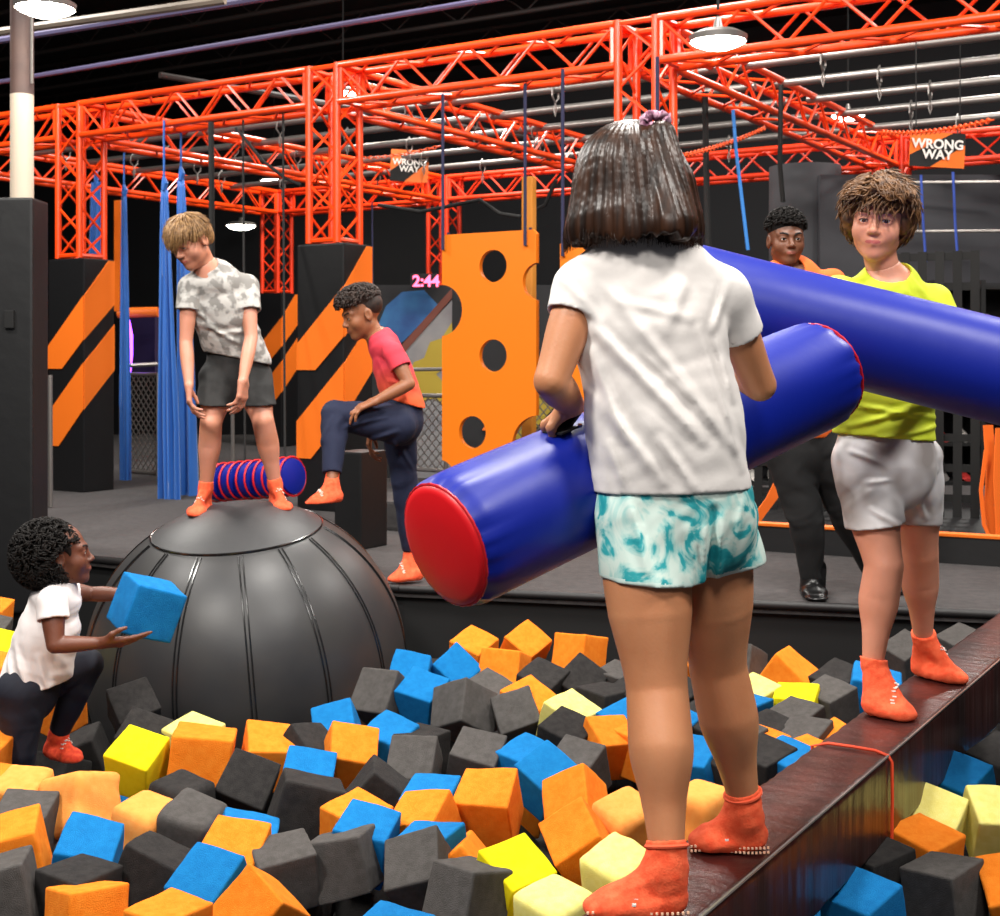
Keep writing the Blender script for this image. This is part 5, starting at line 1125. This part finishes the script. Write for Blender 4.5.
# ---------------------------------------------------------------- staff member behind
def staff():
    q = P; D = 6.0; sk = skin('skin_deep', '#6f432e', '#613a26'); R = hframe(Vector((.05, -1, -.06))); hc = q(786, 240, D); s = 1.04
    nb = q(790, 277, D+.03); ri = (1, 0, 0)
    shL, elL, wrL = q(755, 287, D), q(746, 350, D), q(762, 400, D-.1); shR, elR, wrR = q(832, 283, D), q(842, 350, D), q(830, 402, D-.1); ra = (.05, .048, .038, .04, .027)
    L = [(q(788, 450, D), q(806, 520, D-.04), q(813, 580, D)), (q(826, 450, D), q(848, 515, D+.04), q(877, 575, D+.15))]
    root, body, T, H = human('tall staff member in orange shirt and black trousers standing on the platform behind', q(815, 605, D), sk, LIPB, .0055, (hc, R, s), nb,
        [(q(792, 290, D+.02), .140, .62), (q(794, 335, D+.02), .15, .64), (q(796, 400, D), .13, .7), (q(800, 445, D), .14, .75)], ri,
        [(shL, elL, wrL, ((.3, -.2, -1), (1, 0, 0), 1.1, (.3, .35, .4, .4)), -1, ra), (shR, elR, wrR, ((-.3, -.2, -1), (-1, 0, 0), 1.1, (.3, .35, .4, .4)), 1, ra)], L, dict(r=[.09, .08, .058, .06, .045, .036], back=(0, 1, 0)),
        dict(mat=mat('orange_staff_shirt', '#e8661a', .75, bump=.001, bscale=40), torso=[(q(792, 288, D+.02), .152, .62), (q(794, 345, D+.02), .165, .64), (q(797, 430, D), .165, .7), (q(797, 450, D), .165, .7)], hem=(q(795, 437, D), (0, 0, -1)), sleeve=dict(f=(.55, .55), e=.012),
             neck=(nb+UP*.02+Vector((0, -.05, 0)), (.052, .08, .06)), disp=folds(.004, 45, 20, 11)),
        dict(name='trousers', mat=mat('black_trousers_cloth', '#0b0b0d', .9), pelvis=[(q(797, 430, D), .15, .72), (q(800, 450, D), .158, .75)], legs=[(1.96, .112, .078, None), (1.96, .112, .078, None)], disp=folds(.005, 40, 18, 5)),
        open_=.4, iris='#1a100b', brow='#120b08', lips=1.25, neck=(.06, .055), thick=1.2)
    MB().tube([T(x, .0905-.9*x*x*9, -.0556+abs(x)*.08) for x in np.linspace(-.013, .013, 7)], .0018, 5).build('teeth', mat('tooth_white', '#e9e0d6', .3), body, True)
    f = Vector((0, -1, 0))
    MB().ribbon([q(805, 268, D-.02), q(806, 285, D-.10), q(802, 305, D-.125), q(798, 330, D-.13)], (1, 0, 0), .022, .004).build('lanyard', M['webblk'], root)
    bo = mat('black_boot_leather', '#0c0c0d', .35)
    for (hp, kn, an), he, to in zip(L, (q(808, 590, D+.1), q(878, 590, D+.25)), (q(818, 604, D-.16), q(896, 604, D+.02))):
        he.z = to.z = .004; lo, hi = bounds([he, to, an+UP*.08], .1); g = SD(lo, hi, .005); foot_sd(g, an-UP*.01, he, to, 1.25); g.cap(an-UP*.02, an+UP*.05, .055, .06, .02)
        g.cap(he+UP*.012+(to-he)*.12, to+UP*.012-(to-he)*.12, .046, .05, .005, wide=(1, 0, 0), flat=.25); mesh_obj('boot', g.mesh('boot', [bo]), root)
    hm = MATS['black_curly_hair']; r3 = np.array(R); T = TL(hc, R, s); lo, hi = bounds([hc], .18); g = SD(lo, hi, .005)
    g.ell(T(0, -.015, .052), (.080, .094, .080), r3); g.ell(T(0, .1, -.03), (.072, .08, .074), r3, k=.008, op='sub'); g.cut(T(0, 0, .0), R@Vector((0, .3, -1)))
    hair = mesh_obj('hair', g.mesh('hair', [hm]), root)
    curls('curls', hm, hair, T(0, -.01, .055), R, (.084, .098, .083), s, 700, .0032, .006, 4, long=.014, keep=lambda v: v.z > -.05 and not (v.y > .45 and v.z < .22), out=1)
staff()
# ================================================================ foam pit
FC = {'O': ('orange', '#ef7d1c', '#f58a28'), 'L': ('light orange', '#f79a48', '#f8a453'), 'B': ('blue', '#106cac', '#1576b6'), 'Y': ('bright yellow', '#f0dc12', '#f5e21c'), 'P': ('pale yellow', '#e9dc78', '#efe48a'),
      'G': ('grey', '#4b4846', '#555250'), 'D': ('charcoal', '#2a2828', '#333130')}
def foam_mesh(col, k, soft):
    rnd = random.Random(hash((ord(col), k, soft)) % 9999); bm = bmesh.new(); bmesh.ops.create_cube(bm, size=1)
    for v in bm.verts: v.co += Vector([rnd.uniform(-.035, .035) for _ in range(3)])
    bmesh.ops.bevel(bm, geom=list(bm.edges), offset=(.05, .16)[soft], segments=3, affect='EDGES', profile=.6)
    bmesh.ops.subdivide_edges(bm, edges=[e for e in bm.edges if e.calc_length() > .3], cuts=7, use_grid_fill=True)
    s1 = [Vector([rnd.uniform(-1, 1) for _ in range(3)]) for _ in range(4)]
    for v in bm.verts:
        p = v.co.copy(); a = math.sin(p.dot(s1[0])*5+k)+math.sin(p.dot(s1[1])*9+2*k); c = math.sin(p.dot(s1[2])*23)*math.sin(p.dot(s1[3])*19+k)
        v.co = p*(1+.010*a+.006*c+(.02*math.sin(p.dot(s1[1])*14) if soft else 0))
    me = bpy.data.meshes.new('foam_block'); bm.to_mesh(me); bm.free(); n, c1, c2 = FC[col]
    me.materials.append(mat('foam_'+n.replace(' ', '_'), c1, .95, bump=.0035, bscale=70, col2=c2, nscale=7, spec=.15)); me.polygons.foreach_set('use_smooth', [True]*len(me.polygons))
    return me
FM = {}
def foam(col, V, a, b, c, label, soft=0, d=None, k=0, off=0, name='foam_block', group='foam blocks in the pit'):
    V = np.array(V, float); G = np.array([np.array(q_, float)-V for q_ in (a, b, c)]).T; G[1] *= -1
    U, S, Vt = np.linalg.svd(G, full_matrices=False); R2 = U@Vt; sc = float(S.mean())
    r3 = np.cross(R2[0], R2[1]); r3 = r3 if r3.sum() > 0 else -r3
    if d is None:
        yc = V[1]-G[1].sum()/2; dc = 1.41/((yc-HZ)/F+.05)-.0; size = min(max(sc*dc/F, .15), .265); d = dc-float(r3.sum())*size/2+off
        size = min(max(sc*d/F, .14), .265)
    else: size = sc*d/F
    ed = [Vector((R2[0][i], r3[i], R2[1][i])) for i in range(3)]
    X = Matrix(ed).transposed()
    if X.determinant() < 0: X = Matrix((ed[1], ed[0], ed[2])).transposed()
    # the view ray at V is tilted against the axis, so turn the block with it
    ray = Vector(((V[0]-500)/F, 1, -(V[1]-HZ)/F)).normalized(); X = Vector((0, 1, 0)).rotation_difference(ray).to_matrix() @ X
    Vw = P(V[0], V[1], d); ctr = Vw+(X.col[0]+X.col[1]+X.col[2])*size/2*.97
    key = (col, k % 5, soft)
    if key not in FM: FM[key] = foam_mesh(*key)
    o = bpy.data.objects.new(name, FM[key]); C.objects.link(o); o.matrix_world = Matrix.Translation(ctr) @ X.to_4x4() @ Matrix.Diagonal((size, size, size, 1))
    return tag(o, label, 'foam block', group)
BL = [
('O',(35,831),(44,804),(-35,855),(42,888),'big orange foam block at the lower left edge, above a grey one'),
('G',(22,866),(-45,880),(40,930),(30,848),'rounded grey foam block in the bottom left corner'),
('O',(68,893),(132,887),(42,888),(70,955),'orange foam block on the bottom edge right of the corner grey block'),
('B',(110,861),(68,857),(125,829),(104,895),'blue foam block between the big left orange block and a dark one'),
('D',(175,869),(120,841),(198,856),(160,918),'charcoal foam block with lighter top in front of the light orange block'),
('L',(80,768),(38,780),(122,773),(80,828),'crumpled orange foam block in a wrinkled cover left of the yellow one',1),
('Y',(104,754),(119,733),(118,790),(150,784),'bright yellow foam block near the little girl behind the crumpled orange one'),
('L',(150,822),(103,803),(188,812),(152,862),'large light orange foam block right of the crumpled one',1),
('O',(232,742),(168,742),(240,728),(218,797),'orange foam block facing forward below the middle of the ball'),
('O',(250,750),(245,721),(300,756),(243,790),'orange foam block with bright top touching the ball\'s lower side'),
('D',(261,810),(220,792),(276,772),(258,826),'notched charcoal foam block left of the largest grey one'),
('D',(288,781),(348,797),(270,841),(283,764),'largest charcoal foam block with pale upper rim in the lower middle left'),
('B',(330,788),(272,770),(331,757),(330,820),'blue foam block hidden behind the largest charcoal one'),
('B',(225,826),(262,834),(228,810),(210,866),'blue foam block leaning behind a small orange one in the lower left'),
('O',(250,868),(212,862),(266,832),(250,900),'small orange foam block resting against the leaning blue one'),
('G',(259,870),(320,854),(248,848),(262,908),'grey foam block with pale flat top right of the bottom orange one'),
('O',(283,903),(238,863),(318,920),(248,940),'big orange foam block at the bottom edge with pointed top'),
('B',(210,904),(184,899),(238,863),(212,930),'blue foam block face left of the pointed orange block'),
('O',(165,925),(130,915),(207,907),(165,970),'orange foam block cut by the bottom edge under the charcoal one'),
('G',(371,893),(316,912),(366,838),(388,876),'grey foam block standing on edge left of the torn grey one'),
('G',(438,878),(373,890),(436,838),(462,900),'torn rough grey foam block in the bottom middle'),
('G',(462,935),(478,886),(415,925),(508,930),'grey foam block with pointed top on the bottom edge middle'),
('O',(460,843),(512,905),(470,828),(400,895),'orange foam block with a long slanting face beside the yellow one',0,.22),
('Y',(513,893),(481,847),(545,880),(508,930),'bright yellow foam block in the lower middle under the big orange one'),
('O',(505,806),(446,809),(520,772),(511,845),'big orange foam block in the middle above the yellow one'),
('O',(600,835),(552,868),(588,802),(618,858),'orange foam block left of the front girl\'s shin, nearest of the pair'),
('O',(588,806),(538,824),(586,772),(614,822),'orange foam block behind its twin left of the front girl\'s shin'),
('B',(547,795),(514,768),(576,776),(545,818),'blue foam block behind the big middle orange ones'),
('B',(530,765),(507,757),(550,754),(530,790),'small blue foam block showing behind the middle blue one'),
('G',(584,775),(556,764),(597,758),(590,800),'grey foam block right of the middle blue one'),
('D',(576,746),(533,730),(601,728),(572,775),'charcoal foam block lying flat above the middle blue one'),
('G',(492,768),(446,764),(511,742),(485,792),'grey foam block with rounded corners above the big middle orange one'),
('G',(460,719),(424,730),(468,681),(498,733),'grey foam block with a light left face and dark right face in the middle'),
('G',(502,734),(540,717),(492,694),(505,755),'tilted grey foam block right of the two-toned grey one'),
('O',(528,716),(542,700),(512,690),(528,745),'orange foam block mostly hidden behind the tilted grey one'),
('O',(520,650),(480,645),(517,690),(531,658),'orange foam block facing forward near the back wall, left of a black one'),
('O',(530,659),(501,632),(550,643),(526,678),'orange foam block topmost near the back wall, tilted'),
('O',(584,634),(551,631),(610,640),(583,672),'orange foam block at the back wall left of the front girl\'s knee'),
('D',(585,700),(556,676),(606,678),(585,722),'black foam block below the back orange block by the knee'),
('D',(548,690),(529,678),(562,672),(546,718),'black foam block between two orange ones near the back'),
('D',(604,697),(588,690),(620,692),(604,728),'dark olive foam block close to the front girl\'s left knee'),
('G',(625,682),(603,674),(640,668),(625,712),'grey foam block half hidden by the front girl\'s left knee'),
('O',(602,745),(588,714),(636,740),(592,786),'orange foam block beside the front girl\'s left calf'),
('P',(575,724),(553,706),(592,716),(572,748),'pale yellow foam block peeking out above the flat charcoal one'),
('B',(625,730),(612,722),(642,716),(625,752),'blue foam block just visible beside the left calf of the front girl'),
('G',(384,714),(345,709),(398,672),(406,731),'grey foam block right beside the ball\'s lower right'),
('B',(356,730),(310,738),(350,706),(368,750),'blue foam block below the ball\'s lower right side'),
('O',(376,766),(334,768),(384,733),(360,792),'orange foam block between the ball and the pale grey block'),
('B',(395,745),(372,737),(412,732),(395,768),'blue foam block hidden behind the pale grey one'),
('D',(314,756),(296,732),(334,757),(302,778),'charcoal foam block wedged behind orange and blue under the ball'),
('G',(430,781),(379,780),(438,741),(437,800),'pale grey foam block facing up in the centre left'),
('D',(418,742),(402,737),(434,736),(418,765),'charcoal foam block with small pointed top behind the pale grey one'),
('D',(373,773),(350,800),(412,803),(371,757),'charcoal foam block with a chevron shaped rim left of the big middle orange'),
('O',(355,826),(336,816),(376,816),(355,850),'small orange foam block beneath the chevron rimmed one'),
('B',(385,844),(338,838),(402,822),(380,872),'blue foam block right of the largest charcoal one'),
('B',(440,845),(385,848),(470,828),(440,880),'light blue foam block above the torn grey one'),
('O',(432,824),(395,828),(448,798),(442,852),'orange foam block lying low left of the big middle orange one'),
('B',(445,802),(418,804),(456,785),(445,828),'blue foam block barely visible behind the low orange one'),
('B',(424,684),(398,678),(429,652),(426,710),'blue foam block against the right side of the ball'),
('B',(432,664),(461,641),(458,685),(423,684),'blue foam block with one navy face right of the ball'),
('B',(430,704),(405,692),(443,686),(430,726),'blue foam block beneath the navy faced one'),
('O',(478,656),(457,640),(492,640),(478,682),'orange foam block behind the navy faced blue one'),
('G',(490,700),(472,688),(506,690),(490,724),'grey foam block behind the two-toned grey one'),
('G',(751,645),(722,643),(767,657),(748,684),'grey foam block at the back wall right of the front girl\'s knees'),
('O',(812,688),(776,654),(823,676),(785,722),'orange foam block leaning at the back wall left of the curly boy\'s legs'),
('Y',(815,701),(774,704),(821,688),(812,730),'bright yellow foam block in front of the leaning back orange one'),
('P',(755,702),(741,694),(768,693),(755,722),'pale yellow foam block beside the front girl\'s right calf'),
('B',(750,708),(728,700),(764,702),(752,738),'blue foam block under the small pale yellow one by the calf'),
('G',(800,724),(758,718),(834,708),(800,752),'wide grey foam block in front of the yellow one by the beam'),
('D',(772,740),(752,730),(790,727),(772,768),'black foam block right of the front girl\'s right calf'),
('G',(812,746),(777,746),(834,722),(812,776),'grey foam block next to the beam behind the blue and orange pieces'),
('O',(770,752),(748,742),(781,744),(770,774),'orange foam block curving beside the front girl\'s right shin'),
('B',(790,768),(772,760),(806,754),(788,795),'blue foam block touching the left side of the beam'),
('O',(818,752),(846,727),(808,746),(822,778),'slim orange foam block pointing at the beam'),
('O',(800,764),(790,758),(814,754),(800,786),'small red-orange foam block leaning on the beam'),
('B',(852,678),(835,722),(900,682),(857,660),'tall blue foam block behind the curly boy\'s left foot'),
('D',(840,690),(822,680),(857,670),(840,718),'charcoal foam block left of the tall blue one'),
('G',(830,702),(812,696),(847,690),(830,727),'grey foam block low in front of the charcoal one by the tall blue'),
('O',(682,668),(655,655),(706,662),(684,702),'orange foam block seen between the front girl\'s knees'),
('D',(682,702),(655,690),(703,690),(682,728),'charcoal foam block seen between the front girl\'s calves, upper one'),
('D',(702,732),(676,722),(724,716),(702,762),'charcoal foam block seen between the front girl\'s calves, lower one'),
('B',(680,738),(658,726),(694,724),(680,762),'blue foam block seen between the front girl\'s calves'),
('L',(684,764),(662,754),(698,752),(684,788),'light orange foam block low between the front girl\'s shins'),
('B',(702,766),(682,768),(716,744),(704,792),'blue foam block above the light orange one between the shins'),
('D',(722,768),(704,758),(740,754),(722,794),'black foam block by the front girl\'s right shin'),
('L',(706,802),(668,790),(736,790),(706,855),'large light orange foam block behind the front girl\'s right foot',1),
('D',(765,768),(747,758),(782,754),(765,794),'black foam block just above the front girl\'s right sock'),
('L',(622,826),(594,803),(654,812),(624,866),'wrinkled light orange foam block behind the front girl\'s left shin',1),
('P',(620,884),(590,866),(648,862),(620,918),'pale yellow foam block behind the front girl\'s left ankle',1),
('P',(556,918),(518,903),(592,898),(556,956),'pale yellow foam block by the front girl\'s left toes',1),
('B',(400,947),(355,935),(430,928),(400,985),'blue foam block on the bottom edge below the torn grey one'),
('O',(0,750),(-34,740),(12,734),(0,790),'orange foam block at the left edge behind the kneeling girl'),
('O',(2,785),(-34,772),(18,773),(2,824),'orange foam block at the left edge in front of the kneeling girl'),
('L',(30,797),(-4,795),(52,770),(30,834),'light orange foam block at the kneeling girl\'s knee',1),
('G',(45,817),(-12,812),(60,799),(45,854),'grey foam block wedged above the big left orange one'),
('D',(76,886),(58,878),(96,876),(76,918),'charcoal foam block below the blue one in the lower left'),
('D',(185,796),(158,780),(207,788),(188,832),'charcoal foam block right of the yellow one by the light orange',1),
('G',(202,832),(182,818),(214,812),(200,864),'grey foam block behind the charcoal one with the lighter top',1),
('D',(158,750),(128,736),(168,727),(155,778),'charcoal foam block behind the yellow one near the ball'),
('P',(195,742),(180,735),(210,731),(195,765),'pale yellow foam block tip under the ball'),
('D',(120,724),(146,716),(102,684),(126,750),'charcoal foam block leaning in the shade under the ball\'s left side'),
('Y',(5,658),(-22,646),(16,626),(5,694),'bright yellow foam block at the left edge behind the kneeling girl\'s back'),
('O',(0,612),(-28,605),(12,600),(0,642),'orange foam block at the left edge near the kneeling girl\'s shoulder'),
('G',(0,634),(-28,625),(10,620),(0,660),'grey foam block at the left edge above the yellow one'),
('O',(-5,672),(-32,662),(10,656),(-5,706),'orange foam block at the left edge below the yellow one'),
('O',(56,702),(40,694),(74,690),(56,730),'orange foam block behind the kneeling girl\'s waist'),
('P',(950,838),(912,817),(963,805),(950,870),'pale yellow foam block under the beam above an orange one'),
('O',(930,852),(896,836),(957,838),(925,890),'orange foam block under the beam below the pale yellow one'),
('P',(980,824),(1032,828),(966,783),(974,864),'large pale yellow foam block at the right edge'),
('O',(990,905),(984,872),(1025,892),(994,935),'orange foam block in the lower right corner'),
('G',(952,880),(904,868),(978,862),(960,935),'grey foam block in the lower right below the orange one'),
('B',(870,917),(828,905),(900,893),(870,955),'blue foam block under the beam on the bottom edge'),
('B',(965,794),(938,784),(987,766),(965,826),'blue foam block in the shade right of the beam'),
('D',(1005,768),(983,757),(1024,750),(1005,802),'charcoal foam block at the right edge in the shade of the beam'),
('G',(905,660),(884,648),(928,644),(905,686),'grey foam block between the curly boy\'s ankles behind the beam'),
('G',(962,650),(938,640),(984,636),(962,674),'grey foam block behind the beam near the curly boy\'s far foot'),
('D',(872,868),(846,856),(900,852),(872,906),'charcoal foam block in the shade under the beam'),
('D',(640,700),(612,690),(660,688),(640,730),'charcoal foam block hidden behind the front girl\'s left calf'),
('G',(740,745),(718,735),(760,732),(740,775),'grey foam block hidden behind the front girl\'s right calf'),
('O',(640,740),(615,732),(664,728),(640,776),'orange foam block hidden behind the front girl\'s left calf'),
('D',(790,812),(760,800),(812,798),(790,850),'charcoal foam block hidden behind the near part of the beam'),
]
for i, e in enumerate(BL):
    foam(e[0], e[1], e[2], e[3], e[4], e[5], e[6] if len(e) > 6 else 0, k=i, off=e[7] if len(e) > 7 else 0)
foam('B', (121, 634), (170, 648), (136, 584), (105, 616), 'blue foam block held up in both hands by the kneeling girl', 0, 4.16, 1, group='foam blocks in the pit')
# lower layer that fills the gaps
rnd = random.Random(12); n = 0
for iy in range(11):
    for ix in range(21):
        Y = 2.75+iy*.31+rnd.uniform(-.05, .05); X = -3.1+ix*.31+rnd.uniform(-.05, .05)
        if abs(X)/Y > .44 or (Vector((X, Y, -.35))-BC).length < BR+.16: continue
        if Y > 6.27-.25-(abs(X+.463)*(-.546 if X < -.463 else .25)) : continue
        z = -.2+.05*(Y-3.2)-.30+rnd.uniform(-.03, .03)
        if (X+.463 < -.1) and Y > 5.9: continue
        col = rnd.choice('DDDDDGGOB'); key = (col, n % 5, 0); n += 1
        if key not in FM: FM[key] = foam_mesh(*key)
        o = bpy.data.objects.new('foam_block', FM[key]); C.objects.link(o); o.location = (X, Y, z); o.rotation_euler = [rnd.uniform(0, 3) for _ in range(3)]; o.scale = (.2, .2, .2)
        tag(o, 'foam block buried in the lower layer under the other blocks', 'foam block', 'buried foam blocks of the lower layer')
tag(MB().box((0, 4.2, -.72), (9, 6.4, .3)).build('pit_bed', MATS['foam_charcoal']), kind='structure') if False else struct('floor_pit', MB().box((0, 3.4, -1.0), (9, 5.0, .3)), MATS['foam_charcoal'])
